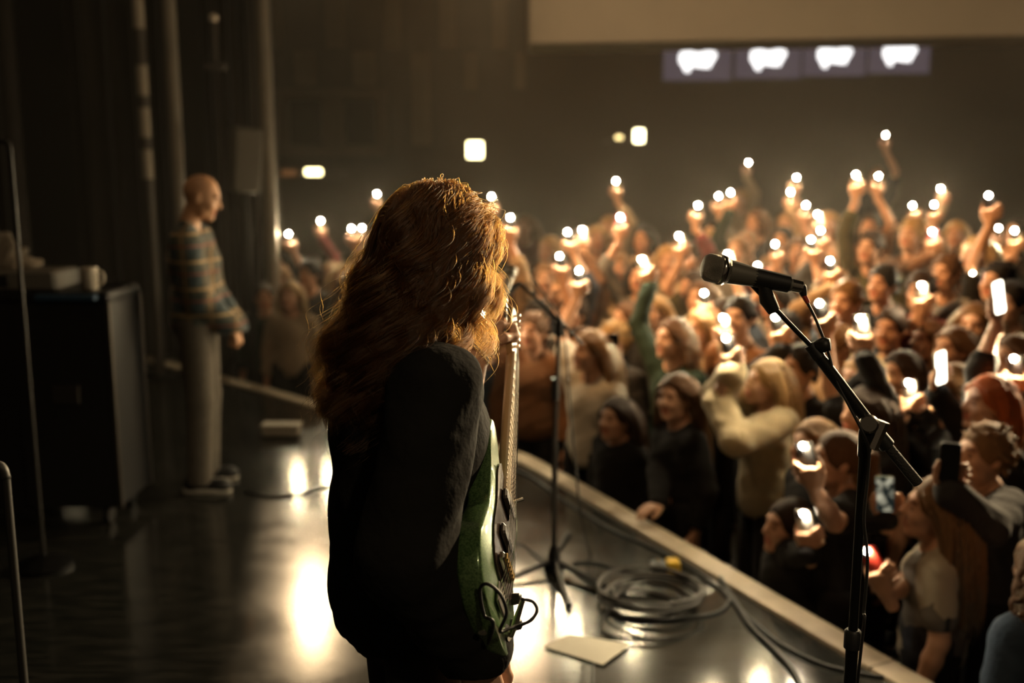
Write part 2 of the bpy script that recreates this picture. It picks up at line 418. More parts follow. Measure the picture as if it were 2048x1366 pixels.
def hair_base(kind, h):
    v = Vol((-.24, -.26, -.5), (.24, .16, .2), h)
    if kind == 'short':
        v.ell(HC0 + (0, -.006, .006), HR0 + .012, k=.01); v.ell((0, .105, -.02), (.07, .07, .085), k=.02, sub=True)
        v.ell((.0, .03, -.13), (.12, .16, .115), k=.015, sub=True)
        for st in strands(kind, 40, 4, 5): v.cone(st[0], st[2], .010, .006, k=.012)
    elif kind in ('pulled', 'bun'):
        v.ell(HC0 + (0, -.004, .003), HR0 + .009, k=.01); v.ell((0, .1, -.03), (.072, .075, .1), k=.012, sub=True)
        v.ell((0, .035, -.12), (.12, .15, .105), k=.012, sub=True)
        if kind == 'bun': v.ell((0, -.1, .11), (.042, .042, .038), k=.012)
        else:
            pp = [(0, -.105, .03), (0, -.15, .025), (.005, -.165, -.06), (0, -.155, -.17), (.01, -.15, -.3)]
            for a, b, r1, r2 in zip(pp[:-1], pp[1:], (.022, .03, .034, .028), (.03, .034, .028, .01)): v.cone(a, b, r1, r2, k=.015)
    else:
        v.ell(HC0 + (0, -.006, .004), HR0 + .008, k=.01); v.ell((0, .105, -.025), (.07, .08, .108), k=.012, sub=True)
        m = 2 if kind == 'hero' else 150; st = strands(kind, m, 12, 11, .3 if kind == 'hero' else .55, .25 if kind == 'hero' else 1.0); r0 = .006 if kind == 'hero' else .0085
        for s in (st if kind != 'hero' else []):
            for i in range(11): v.cone(s[i], s[i + 1], r0 * (1 - .055 * i), r0 * (1 - .055 * (i + 1)), k=.007)
    return v.mesh()
_HAIR = {}
def hair_data(kind, lod):
    key = (kind, lod)
    if key in _HAIR: return _HAIR[key]
    V, Q = hair_base(kind, .0075 if lod else .011)
    o = mesh_np('hair', V, Q, mat('hair_slot', (.1, .05, .02)), None); me = o.data; bpy.data.objects.remove(o)
    cu = None
    if kind not in ('short', 'pulled', 'bun'):
        n, pts = ((900, 12) if lod else (260, 9)); S = strands(kind, n, pts, 23)
        cu = curves_data(S, .0013 if lod else .0022)
    _HAIR[key] = (me, cu)
    return _HAIR[key]
def curves_data(S, r):
    n, pts = S.shape[:2]
    cu = bpy.data.hair_curves.new('hair_strands'); cu.add_curves([pts] * n)
    cu.attributes['position'].data.foreach_set('vector', S.astype(np.float32).ravel())
    ra = cu.attributes.get('radius') or cu.attributes.new('radius', 'FLOAT', 'POINT')
    t = np.linspace(0, 1, pts); prof = r * (1 - .75 * t ** 3); ra.data.foreach_set('value', np.tile(prof, n).astype(np.float32))
    cu.materials.append(mat('hair_slot', (.1, .05, .02)))
    return cu
def objmat(o, m):
    o.material_slots[0].link = 'OBJECT'; o.material_slots[0].material = m

_TR = {}
def trousers_mesh(h):
    if h in _TR: return _TR[h]
    v = Vol((-.3, -.25, 0), (.3, .25, 1.1), h)
    v.ell((0, 0, .94), (.168, .122, .12), k=.03)
    for s in (-1, 1):
        v.cone((s * .09, 0, .92), (s * .105, .015, .5), .1, .078, k=.03); v.cone((s * .105, .015, .5), (s * .11, -.01, .06), .078, .072, k=.02)
    v.cut(2, 1.03, False); v.cut(2, .045, True)
    _TR[h] = v.mesh(); return _TR[h]
def shoe_data():
    if 'shoe' in _TR: return _TR['shoe']
    v = Vol((-.07, -.13, -.01), (.07, .2, .13), .009)
    v.cone((0, -.06, .045), (0, .11, .04), .04, .04, k=.02); v.cone((0, -.05, .05), (0, -.04, .1), .045, .043, k=.02); v.ell((0, .12, .035), (.045, .055, .035), k=.02)
    v.cut(2, .018, True); V, Q = v.mesh(); o = mesh_np('shoe', V, Q, mat('shoe_dark', (.02, .02, .02), .6)); a = o.data; bpy.data.objects.remove(o)
    ol = [(math.copysign(abs(math.cos(t)) ** .7, math.cos(t)) * .046 * (1.05 if math.sin(t) > 0 else .92), .03 + math.sin(t) * .14) for t in np.linspace(0, 2 * math.pi, 24, endpoint=False)]
    o = MB().prism(ol, (0, 0, 0), (1, 0, 0), (0, 1, 0), (0, 0, 1), 0, .026, .006).build('sole', mat('sole_white', (.62, .58, .5), .6), None, auto=40); b = o.data; bpy.data.objects.remove(o)
    _TR['shoe'] = (a, b); return _TR['shoe']

def person(label, root, height, face_dir, skin, hair, hair_col, top_mat, sleeve='long', arms=None, lod=0, head_yaw=0., head_pitch=0., male=False,
           trouser_mat=None, group=None, head_off=(0, .03), loose=.0, hem=.86, folds=.004, body_h=None, collar=False, shoes=True, lean=0.0, cat='person', boxy=False):
    """root: feet point; face_dir: horizontal facing vector; arms {'R': dict(w, x, y, grip, pole), 'L': ...} in world space"""
    arms = arms or {}
    yaw = math.atan2(-face_dir[0], face_dir[1]); s = height / 1.70
    R = np.array(Matrix.Rotation(yaw, 3, 'Z')); root = np.array(root, float)
    e = empty('person', tuple(root), yaw); e.scale = (1, 1, 1)
    tag(e, label, cat, group)
    loc = lambda w: R.T @ (np.array(w, float) - root); dloc = lambda w: R.T @ np.array(w, float)
    h = body_h or (.012 if lod else .017)
    sh_w = .185 if male else .165
    hp = np.array([head_off[0], head_off[1] + lean, 1.575 * s])
    Rh = np.array(Matrix.Rotation(head_yaw, 3, 'Z') @ Matrix.Rotation(head_pitch, 3, 'X'))
    spec = {}
    for side, nm in ((1, 'R'), (-1, 'L')):
        S = np.array([side * sh_w * s, lean * .85 - .005, 1.345 * s]); a = arms.get(nm)
        if a is None:
            Wt = S + np.array([side * .07, .03, -.53 * s]); x = unit((side * .02, .1, -1)); y = np.array([-side, 0.15, 0.]); grip = 'open'; pole = np.array([side * .5, -1, 0.])
        else:
            Wt = loc(a['w']); x = dloc(a['x']); y = dloc(a['y']); grip = a.get('grip', 'phone'); pole = dloc(a['pole']) if 'pole' in a else np.array([side * .9, .2, -.75])
        up = S[2] - 1.3 * s
        if Wt[2] > S[2] + .15: S = S + np.array([side * -.01, .0, .05])
        E, Wt = ik(S, Wt, pole, .29 * s, .26 * s)
        x = unit(x); y = unit(y - x * np.dot(x, y)); z = np.cross(x, y) * side
        spec[nm] = (S, E, Wt, x, y, z, grip, side)
    allp = np.array([p for q in spec.values() for p in q[:3]] + [hp])
    lo = np.minimum(allp.min(0) - .12, [-.24, -.2, 0]); hi = np.maximum(allp.max(0) + .12, [.24, .22, 1.5 * s]); lo[2] = 0
    # skin
    v = Vol(lo, hi, h)
    v.ell((0, 0, .93 * s), (.15, .105, .12), k=.03); v.ell((0, lean * .4, 1.08 * s), (.125, .092, .15), k=.04); v.ell((0, lean * .8, 1.235 * s), (.148, .105, .155), k=.04)
    v.cone((-sh_w * .85 * s, lean * .85, 1.335 * s), (sh_w * .85 * s, lean * .85, 1.335 * s), .045, k=.04)
    for t in (-1, 1): v.cone((t * sh_w * .75 * s, lean * .85, 1.345 * s), (t * .02, -.015 + lean * .9, 1.435 * s), .034, .035, k=.03)
    v.cone((0, -.012 + lean * .9, 1.39 * s), hp + Rh @ np.array([0, -.025, -.1]), .053, .049, k=.03)
    for t in (-1, 1):
        v.cone((t * .09, 0, .9 * s), (t * .105, .015, .49 * s), .083, .056, k=.03); v.cone((t * .105, .015, .49 * s), (t * .11, -.015, .08), .056, .038, k=.02)
        v.cone((t * .11, -.02, .05), (t * .115, .1, .04), .036, .03, k=.02)
    for nm, (S, E, Wt, x, y, z, grip, side) in spec.items():
        v.cone(S, E, .048 * (1.08 if male else 1), .038, k=.03); m = E + (Wt - E) * .35
        v.cone(E, m, .037, .0385 * (1.06 if male else 1), k=.015); v.cone(m, Wt, .0385, .026, k=.015)
    parts = [v.mesh()]
    hV, hQ, hT = head_cached(.0065 if lod else .009, male); parts.append((hV @ Rh.T + hp, hQ, hT))
    info = {}
    for nm, (S, E, Wt, x, y, z, grip, side) in spec.items():
        V, Q = hand_cached(.0055 if lod else .0075, grip, side)
        zz = z * side                                      # cached mesh already mirrors Z for the left hand
        M = np.stack([x, y, zz], 1); parts.append((V @ M.T + Wt, Q)); info[nm] = dict(w=root + R @ Wt, x=R @ x, y=R @ y, z=R @ z)
    V, Q, T = join(parts); mesh_np('body', V, Q, skin, e, True, T)
    # top
    o = .017 + loose; lo2 = lo.copy(); lo2[2] = .6 * s; v = Vol(lo2 - .03, hi + .05, h)
    v.ell((0, 0, .95 * s), (.152 + o, .108 + o, .16), k=.04); v.ell((0, lean * .4, 1.08 * s), (.135 + o, .1 + o, .17), k=.05); v.ell((0, lean * .8, 1.235 * s), (.15 + o, .108 + o, .155), k=.04)
    v.cone((-sh_w * .85 * s, lean * .85, 1.335 * s), (sh_w * .85 * s, lean * .85, 1.335 * s), .045 + o * .8, k=.04)
    for t in (-1, 1): v.cone((t * sh_w * .75 * s, lean * .85, 1.345 * s), (t * .03, -.015 + lean * .9, 1.415 * s), .034 + o * .7, .035 + o * .6, k=.03)
    if boxy:
        for zz in (.84, .92, 1.0, 1.08, 1.16, 1.24): v.ell((0, -.012, zz * s), (.178, .138 + .012 * (zz < 1.1), .12), k=.05)
    if hem < .84 and not boxy: v.cone((0, 0, (hem - .1) * s), (0, 0, 1.0 * s), .13 + o, .14 + o, k=.05)
    for nm, (S, E, Wt, x, y, z, grip, side) in spec.items():
        sl = sleeve if isinstance(sleeve, str) else sleeve[nm]
        if sl == 'short':
            v.cone(S, S + (E - S) * .6, .053 + o, .052 + o, k=.03)
        else:
            fr = {'long': .95, 'elbow': .25, 'push': .45}[sl]
            v.cone(S, E, .05 + o, .043 + o * 1.1, k=.03); v.cone(E, E + (Wt - E) * fr, .043 + o * 1.1, (.036 if fr > .5 else .045) + o, k=.02)
    X, Y, Z = v.ax[0][:, None, None], v.ax[1][None, :, None], v.ax[2][None, None, :]
    if folds:
        a0 = sum(map(ord, label)) % 97 * .13
        v.F += folds * (np.sin(X * 31 + Z * 17 + a0) * np.sin(Y * 23 - Z * 29 + 1.3 * a0) + .6 * np.sin(X * 47 - Y * 41 + Z * 53 + a0) * np.sin(Z * 38 + X * 13))
    d = Z - (hem * s); v.F = np.maximum(v.F, -(d + .012 * np.sin(X * 14 + Y * 11)))
    v.cone((0, .012 + lean * .9, 1.43 * s), hp + Rh @ np.array([0, -.02, -.06]), .064, .066, k=.01, sub=True)
    V, Q = v.mesh(); mesh_np('top', V, Q, top_mat, e, True)
    # trousers and shoes
    V, Q = trousers_mesh(.013 if lod else .02); mesh_np('trousers', V * np.array([1, 1, s]), Q, trouser_mat or mat('denim_black', (.018, .017, .018), .8, noise=.3, nscale=40), e, True)
    if shoes:
        sa, sb = shoe_data()
        for t in (-1, 1):
            so = link(bpy.data.objects.new('shoe', sa), e); so.location = (t * .112, 0, 0); so.rotation_euler = (0, 0, -t * .12)
            link(bpy.data.objects.new('sole', sb), so)
    # hair
    if hair:
        me, cu = hair_data(hair, lod); hm = hair_mats(*hair_col)
        ho = link(bpy.data.objects.new('hair', me), e); ho.location = tuple(hp); ho.rotation_euler = (0 if hair in ('long', 'wavy', 'bob', 'curly') else head_pitch, 0, head_yaw)
        if hair in ('long', 'wavy', 'bob', 'curly'): ho.rotation_euler = (head_pitch * .5, 0, head_yaw)
        objmat(ho, hm[0])
        if cu:
            so = link(bpy.data.objects.new('hair_strands', cu), ho); objmat(so, hm[1]); so['kind'] = 'stuff'
    return e, info

# ------------------------------------------------------------------ stage lamps (fixtures above the hall and the stage, two of them added as fill)
WARM = (1.0, .70, .38)
black_metal = mat('black_metal', (.012, .012, .012), .45, .6)
def stage_lamp(label, pos, aim, watts, cone_deg, blend=.4, col=WARM, lens_r=.11, group='front-of-house stage lamps'):
    pos = np.array(pos, float); aim = np.array(aim, float); d = unit(aim - pos)
    e = empty('stage_lamp', tuple(pos)); tag(e, label, 'lamp', group)
    MB().tube([-d * .42, -d * .36, -d * .3, -d * .02, d * .03], [.06, .1, .115, .118, .13], 20).build('lamp_housing', black_metal, e, auto=40)
    x = unit(np.cross(d, (0, 0, 1)))
    MB().tube([x * .15 - d * .15, x * .15 - d * .15 + np.array([0, 0, .3]), -x * .15 - d * .15 + np.array([0, 0, .3]), -x * .15 - d * .15], .012, 6).build('yoke', black_metal, e)
    MB().tube([d * .032, d * .036], lens_r, 24).build('lens', emat('lamp_lens', col, 60), e)
    li = bpy.data.lights.new('beam', 'SPOT'); li.energy = watts; li.color = col; li.spot_size = math.radians(cone_deg); li.spot_blend = blend; li.shadow_soft_size = lens_r
    lo = bpy.data.objects.new('beam', li); link(lo, e); lo.location = tuple(d * .1); lo.rotation_euler = Vector(d).to_track_quat('-Z', 'Y').to_euler()
    return e
BAR_Y, BAR_Z = 19.2, 7.0
for u_, lab, w_, aim_ in ((600, 'warm spotlight at the far left of the hall lamp bar', 800, (-.6, 3.6, .6)), (1055, 'warm spotlight on the hall bar beside the left one', 3500, (.1, 2.6, 1.0)),
                          (1170, 'warm spotlight at the middle of the hall lamp bar', 3500, (.1, 2.6, .9)), (1478, 'warm spotlight on the hall bar next to the right end', 6000, (.5, 3.4, .1)),
                          (1605, 'warm spotlight at the right end of the hall lamp bar', 6000, (.8, 3.6, .1))):
    x_ = (u_ - 1024) / FPX * BAR_Y
    stage_lamp(lab, (x_, BAR_Y, BAR_Z), aim_, w_, 11)
tag(MB().tube([(-5.5, BAR_Y, BAR_Z + .33), (7.5, BAR_Y, BAR_Z + .33)], .03, 10).build('lamp_bar', black_metal), 'long black pipe high in the hall carrying the spotlights', 'lamp bar')
stage_lamp('amber wash lamp above the stage aimed at the crowd', (-2.4, 5.2, 5.6), (2.7, 7.9, .8), 2300, 50, .8, (1.0, .54, .20), group='stage wash lamps')
stage_lamp('amber wash lamp above the stage aimed at the front rows', (-.9, 2.6, 5.4), (2.6, 4.9, .2), 60, 56, .8, (1.0, .58, .26), group='stage wash lamps')
stage_lamp('added dim lamp above the stage to brighten the pale bulkhead', (-1.6, 3.9, 5.5), (5.0, 15, 4.6), 1000, 58, .7, (1.0, .72, .42), group='stage wash lamps')  # added lamp, put here only to lift the bulkhead out of the dark
stage_lamp('added dim warm fill lamp high behind the camera position', (1.9, -2.2, 4.6), (-.05, 2.1, 1.2), 120, 26, .6, (1.0, .76, .46), group='stage wash lamps')  # added fill for the guitarist's camera side, guitar rim and right stand
stage_lamp('strong warm key spotlight high on the right of the hall', (9.0, 10.4, 4.4), (-.05, 2.1, 1.1), 9000, 18, .5, (1.0, .74, .42), group='side stage lamps')
stage_lamp('weak warm spotlight high on the right aimed at stage left', (8.7, 11.2, 4.4), (-1.9, 5.6, 1.0), 900, 12, .6, (1.0, .62, .3), group='side stage lamps')
tag(MB().tube([(8.45, 12.2, 4.73), (9.2, 9.6, 4.73)], .03, 10).build('lamp_bar', black_metal), 'short black pipe at the right of the hall carrying two lamps', 'lamp bar')
tag(MB().tube([(-4.4, 7.9, 5.95), (.6, .15, 5.75)], .03, 10).build('lamp_bar', black_metal), 'black pipe over the stage carrying the amber wash lamps', 'lamp bar')

# ------------------------------------------------------------------ stage, hall floor, walls
EDGE = np.array([(3.45, -.9), (2.6, .86), (1.39, 3.40), (.706, 4.86), (.05, 6.18), (-.55, 6.86), (-1.5, 7.6), (-2.19, 8.29), (-4.2, 10.2), (-7.0, 12.9)])
EDGE_S = np.array(spline([np.array((x, y, 0)) for x, y in EDGE], 6))[:, :2]
def edge_dist(x, y):
    """signed distance to the stage edge, positive on the audience side"""
    p = np.stack(np.broadcast_arrays(np.asarray(x, float), np.asarray(y, float)), -1)[..., None, :]
    a, b = EDGE_S[:-1], EDGE_S[1:]; ab = b - a; t = np.clip(((p - a) * ab).sum(-1) / (ab * ab).sum(-1), 0, 1)
    q = p - (a + t[..., None] * ab); d = np.sqrt((q * q).sum(-1)); i = d.argmin(-1)
    dm = np.take_along_axis(d, i[..., None], -1)[..., 0]
    cr = ab[:, 0] * (p[..., 1] - a[:, 1]) - ab[:, 1] * (p[..., 0] - a[:, 0])
    sg = np.take_along_axis(cr, i[..., None], -1)[..., 0]
    return np.where(sg < 0, dm, -dm)
def hall_z(x, y):
    s = edge_dist(x, y); return -.82 + .16 * np.clip(s - .5, 0, 3.2) + .08 * np.clip(s - 3.7, 0, 6)
def edge_x(y): return float(np.interp(y, EDGE_S[:, 1], EDGE_S[:, 0]))

def deck_mat():
    m, nt, out = newmat('stage_deck'); L = nt.links.new
    b = N(nt, 'ShaderNodeBsdfPrincipled'); tc = N(nt, 'ShaderNodeTexCoord')
    n = N(nt, 'ShaderNodeTexNoise'); n.inputs['Scale'].default_value = 2.2; n.inputs['Detail'].default_value = 8; n.inputs['Roughness'].default_value = .7; L(tc.outputs['Object'], n.inputs['Vector'])
    mp = N(nt, 'ShaderNodeMapping'); mp.inputs['Scale'].default_value = (1, 9, 1); mp.inputs['Rotation'].default_value = (0, 0, .35); L(tc.outputs['Object'], mp.inputs[0])
    n2 = N(nt, 'ShaderNodeTexNoise'); n2.inputs['Scale'].default_value = 5; n2.inputs['Detail'].default_value = 6; L(mp.outputs[0], n2.inputs['Vector'])
    r = N(nt, 'ShaderNodeMapRange'); r.inputs['From Min'].default_value = .3; r.inputs['From Max'].default_value = .75; r.inputs['To Min'].default_value = .11; r.inputs['To Max'].default_value = .22
    L(n.outputs['Fac'], r.inputs['Value']); L(r.outputs[0], b.inputs['Roughness'])
    mx = N(nt, 'ShaderNodeMix', data_type='RGBA'); mx.inputs['A'].default_value = (.012, .013, .012, 1); mx.inputs['B'].default_value = (.05, .047, .04, 1)
    cr = N(nt, 'ShaderNodeMapRange'); cr.inputs['From Min'].default_value = .42; cr.inputs['From Max'].default_value = .75; L(n2.outputs['Fac'], cr.inputs['Value'])
    L(cr.outputs[0], mx.inputs['Factor']); L(mx.outputs['Result'], b.inputs['Base Color'])
    bp = N(nt, 'ShaderNodeBump'); bp.inputs['Strength'].default_value = .1; bp.inputs['Distance'].default_value = .004; L(n.outputs['Fac'], bp.inputs['Height']); L(bp.outputs[0], b.inputs['Normal'])
    b.inputs['Specular IOR Level'].default_value = .5
    L(b.outputs[0], out.inputs[0]); return m
DECK = deck_mat()
ys = np.linspace(-1.0, 12.6, 69); rx = [edge_x(y) for y in ys]
V = [(-7.2, y, z) for y in ys for z in (-.02, -.08)] + [(x - .05, y, z) for x, y in zip(rx, ys) for z in (-.02, -.08)]
nY = len(ys); Fq = []
for i in range(nY - 1):
    a, b, c, d = 2 * i, 2 * i + 2, 2 * nY + 2 * i, 2 * nY + 2 * i + 2
    Fq += [(a, c, d, b), (a + 1, b + 1, d + 1, c + 1), (c, c + 1, d + 1, d), (a, b, b + 1, a + 1)]
floor = struct(MB().add(V, Fq).build('floor', mat('deck_under', (.01, .01, .01), .8)), 'glossy black stage floor of wide vinyl strips')
for y0 in (-1.3, .7, 2.7, 4.7, 6.7, 8.7, 10.7):                     # vinyl strips, joints left open
    a, b = y0 + .004, min(y0 + 1.996, 12.6); yy = [a] + [y for y in ys if a < y < b] + [b]
    top = [(-7.2, a)] + [(edge_x(y) - .052, y) for y in yy] + [(-7.2, b)]
    V = [(x, y, 0.0) for x, y in top] + [(x, y, -.021) for x, y in top]; n = len(top)
    MB().add(V, [tuple(range(n)), tuple(range(2 * n - 1, n - 1, -1))] + [(i, i + n, (i + 1) % n + n, (i + 1) % n) for i in range(n)]).build('deck_strip', DECK, floor)
# metal-and-wood nosing along the stage edge, in lengths
seg = EDGE_S; tl = np.concatenate([[0], np.cumsum(np.linalg.norm(np.diff(seg, axis=0), axis=1))])
nose = empty('trim_1', (0, 0, 0)); struct(nose, 'pale worn edging board along the curved stage front')
tm = mat('edge_board', (.55, .46, .34), .5, noise=.25, nscale=14, bump=.15, bscale=90)
s0 = 0
while s0 < tl[-1] - .3:
    s1 = min(s0 + 1.6, tl[-1]); ss = np.linspace(s0 + .003, s1 - .003, 10); mbx = MB()
    px = np.interp(ss, tl, seg[:, 0]); py = np.interp(ss, tl, seg[:, 1]); tx = np.gradient(px); ty = np.gradient(py); ln = np.hypot(tx, ty); nx, ny = ty / ln, -tx / ln
    V = []; Fc = []
    for x, y, a, b in zip(px, py, nx, ny):
        for o_, z in ((-.075, .001), (-.07, .014), (.045, .016), (.055, .006), (.055, -.06)): V.append((x + a * o_, y + b * o_, z))
    for i in range(9):
        for j in range(4): Fc.append((i * 5 + j, (i + 1) * 5 + j, (i + 1) * 5 + j + 1, i * 5 + j + 1))
    mbx.add(V, Fc).build('edge_board', tm, nose); s0 = s1
V = []; Fc = []
for x, y in EDGE_S: V += [(x + .03, y, -.05), (x + .03, y, -1.0)]
for i in range(len(EDGE_S) - 1): Fc.append((2 * i, 2 * i + 1, 2 * i + 3, 2 * i + 2))
struct(MB().add(V, Fc).build('wall_stage_front', mat('stage_skirt', (.01, .009, .009), .85)), 'black fascia below the stage edge')
gx, gy = np.meshgrid(np.linspace(-8, 18, 66), np.linspace(-4, 22, 66), indexing='ij'); gz = hall_z(gx, gy); gz = np.where(edge_dist(gx, gy) < -.6, -1.0, gz)
Vg = np.stack([gx, gy, gz], -1).reshape(-1, 3); I = np.arange(66 * 66).reshape(66, 66)
struct(mesh_np('floor_hall', Vg, np.stack([I[:-1, :-1], I[1:, :-1], I[1:, 1:], I[:-1, 1:]], -1).reshape(-1, 4), mat('hall_floor', (.03, .025, .02), .6, noise=.3, nscale=3)), 'dark raked floor of the hall under the crowd')
wallm = mat('hall_wall', (.055, .043, .03), .85, noise=.2, nscale=1.2)
WB = 21.0
wall = struct(MB().box((3, WB + .1, 4), (26, .2, 12)).build('wall_back', wallm), 'dark brown rear wall of the hall with acoustic panels')
struct(MB().box((16.2, 8, 4), (.2, 27, 12)).build('wall_right', wallm), 'dark side wall of the hall on the right')
struct(MB().box((-8.6, 9, 4), (.2, 27, 12)).build('wall_left', mat('wing_wall', (.02, .018, .016), .9)), 'black wall of the stage wing on the left')
struct(MB().box((3, 9, 9.6), (26, 27, .2)).build('ceiling', mat('ceiling_black', (.015, .014, .013), .9)), 'black ceiling above hall and stage')
def on_wall(u, v, y): r = ray(u, v); return CAMP + r * (y / r[1])
panm = mat('acoustic_panel', (.17, .135, .09), .9, noise=.15, nscale=8, bump=.2, bscale=40)
for (ua, ub, va, vb) in ((520, 565, -40, 96), (648, 692, -40, 96), (765, 803, -40, 98), (878, 915, -40, 98), (985, 1015, -40, 98),
                         (588, 632, 102, 170), (706, 752, 102, 172), (822, 862, 104, 290), (928, 955, 104, 180), (1030, 1050, 104, 178)):
    a = on_wall(ua, va, WB - .03); b = on_wall(ub, vb, WB - .03)
    MB().box(((a[0] + b[0]) / 2, WB - .03, (a[2] + b[2]) / 2), (b[0] - a[0], .06, a[2] - b[2]), bev=.01).build('acoustic_panel', panm, wall)
# control booth front in the rear wall: pale frame with two dark openings
bth = empty('control_booth', tuple(on_wall(660, 300, WB - .15))); tag(bth, 'pale-framed booth with two dark windows in the rear wall', 'booth')
bl = np.array(bth.location)
def wbox(u0, u1, v0, v1, y, th, name, m, par, org, bev=.01):
    a = on_wall(u0, v0, y); b = on_wall(u1, v1, y)
    return MB().box(np.array(((a[0] + b[0]) / 2, y, (a[2] + b[2]) / 2)) - org, (b[0] - a[0], th, a[2] - b[2]), bev=bev).build(name, m, par)
boothm = mat('booth_paint', (.13, .10, .07), .8, noise=.15, nscale=6)
for q in ((535, 775, 178, 200), (535, 578, 200, 290), (645, 690, 200, 290), (752, 775, 200, 290), (535, 775, 290, 312)): wbox(*q, WB - .15, .32, 'booth_frame', boothm, bth, bl)
for q in ((578, 645, 200, 290), (690, 752, 200, 290)): wbox(*q, WB - .1, .02, 'booth_window', mat('booth_glass', (.01, .01, .01), .15), bth, bl)
# soffit at the upper right
sofm = mat('soffit_paint', (.75, .62, .45), .85, noise=.08, nscale=2)
a = on_wall(1056, 72, 15.0)
struct(MB().box((a[0] + 7, 15.6, a[2] + 1.6), (14, 1.2, 3.2), R=np.array(Matrix.Rotation(math.radians(.9), 3, 'Y')).T, bev=.02).build('trim_2', sofm), 'pale beige bulkhead hanging from the ceiling over the hall')

# four wall screens with the jagged white logo
LOGO = [(205, 180), (213, 142), (250, 134), (290, 132), (330, 143), (372, 142), (395, 131), (440, 130), (472, 138), (481, 165), (468, 195), (452, 222), (432, 270), (402, 262), (392, 270), (345, 256), (325, 262), (300, 247), (294, 262), (286, 300), (262, 302), (243, 285), (232, 250), (210, 226)]
YS = 18.5
for i, (ua, ub, va, vb) in enumerate(((1328, 1462, 84, 161), (1472, 1600, 81, 157), (1608, 1730, 78, 152), (1740, 1858, 74, 147))):
    a = on_wall(ua, va, YS); b = on_wall(ub, vb, YS); c = np.array(((a[0] + b[0]) / 2, YS, (a[2] + b[2]) / 2)); w, hh = b[0] - a[0], a[2] - b[2]
    e = empty('wall_screen', tuple(c)); tag(e, ['leftmost lit wall screen with a jagged white logo', 'second wall screen from the left with a white logo', 'third wall screen from the left with a white logo', 'rightmost lit wall screen with a jagged white logo'][i], 'screen', 'wall screens above the crowd')
    MB().box((0, .05, 0), (w + .05, .08, hh + .05), bev=.01).build('screen_frame', mat('screen_frame', (.01, .01, .01), .4), e)
    MB().box((0, .004, 0), (w, .012, hh)).build('display', emat('display_violet', (.36, .28, .36), .15), e)
    ol = [((x - 343) / 500 * w, -(y - 212) / 310 * hh) for x, y in LOGO]
    MB().prism(ol[::-1], (0, -.006, 0), (1, 0, 0), (0, 0, 1), (0, -1, 0), 0, .006).build('logo', emat('display_white', (1, .97, .95), 1.9), e)
    MB().tube([(0, .08, hh / 2 - .1), (0, .12, 2.2)], .02, 6).build('hanger', black_metal, e)
# lit signs and lamps on the walls of the hall
for (u_, v_, w_, h_, y_, st, cl, lab) in ((627, 344, 32, 12, 17.5, 9, (1, .84, .38), 'glowing pale yellow exit sign, leftmost, near the dark pole'), (950, 300, 30, 31, 17.5, 9, (1, .86, .42), 'square glowing exit sign above the guitarist'),
                                      (1238, 275, 13, 7, 18, 3.2, (1, .74, .3), 'small amber lamp beside the tall glowing sign'), (1278, 272, 19, 25, 18, 9, (1, .88, .48), 'tall glowing exit sign right of the amber lamp'), (578, 346, 30, 12, 17.6, .10, (1, .4, .12), 'dim orange lamp left of the leftmost exit sign')):
    c = on_wall(u_, v_, y_); w, hh = w_ / FPX * y_, h_ / FPX * y_
    e = empty('lit_sign', tuple(c)); tag(e, lab, 'sign')
    MB().box((0, .05, 0), (w + .04, .08, hh + .04), bev=.01).build('sign_case', mat('sign_case', (.05, .04, .03), .6), e)
    MB().box((0, 0, 0), (w, .03, hh), bev=.012).build('sign_face', emat('sign_%d' % int(u_), cl, st), e)
    MB().tube([(0, .09, 0), (0, WB - y_, 0)], .02, 6).build('bracket', black_metal, e)

# ------------------------------------------------------------------ phones
_PH = {}
def phone_data():
    if _PH: return _PH
    def grab(mb, nm, m, **k):
        o = mb.build(nm, m, None, **k); d = o.data; bpy.data.objects.remove(o); return d
    r = .011; ol = []
    for cx, cz, a0 in ((.075 - r, .036 - r, 0), (-.075 + r, .036 - r, 90), (-.075 + r, -.036 + r, 180), (.075 - r, -.036 + r, 270)):
        for k in range(4): a = math.radians(a0 + 30 * k); ol.append((cx + r * math.cos(a), cz + r * math.sin(a)))
    AX, AZ, AY = (1, 0, 0), (0, 0, 1), (0, -1, 0)
    _PH['body'] = grab(MB().prism(ol, (0, 0, 0), AX, AZ, AY, -.0045, .0045, .0015), 'phone', mat('phone_slot', (.02, .02, .02), .35), auto=40)
    sc = [(x * .965, z * .93) for x, z in ol]
    _PH['screen'] = grab(MB().prism(sc, (0, .0045, 0), AX, AZ, AY, -.0008, .0008), 'screen', mat('phone_slot', (.02, .02, .02), .35))
    mb = MB().box((.052, -.0055, .018), (.032, .003, .028), bev=.001)
    for x, z in ((.06, .024), (.045, .024), (.045, .011)): mb.tube([(x, -.006, z), (x, -.0082, z)], .0052, 12)
    _PH['cam'] = grab(mb, 'camera_bump', mat('phone_cam', (.015, .015, .018), .2))
    a = []
    mb = MB().tube([(.06, -.0045, 0), (.06, -.0075, 0), (.06, -.0105, 0), (.06, -.0120, 0)], [.0125, .012, .009, .003], 14)
    _PH['flash'] = grab(mb, 'flash', mat('phone_slot', (.02, .02, .02), .35), smooth=True)
    _PH['pic'] = None
    return _PH
LEDM = emat('flash_led', (1.0, .80, .48), 3000.0); LEDM_DIM = emat('flash_led_dim', (1.0, .82, .55), 700.0)
SCR_W = emat('screen_white', (1.0, .90, .70), 5.5); SCR_OFF = mat('screen_off', (.012, .012, .014), .12)
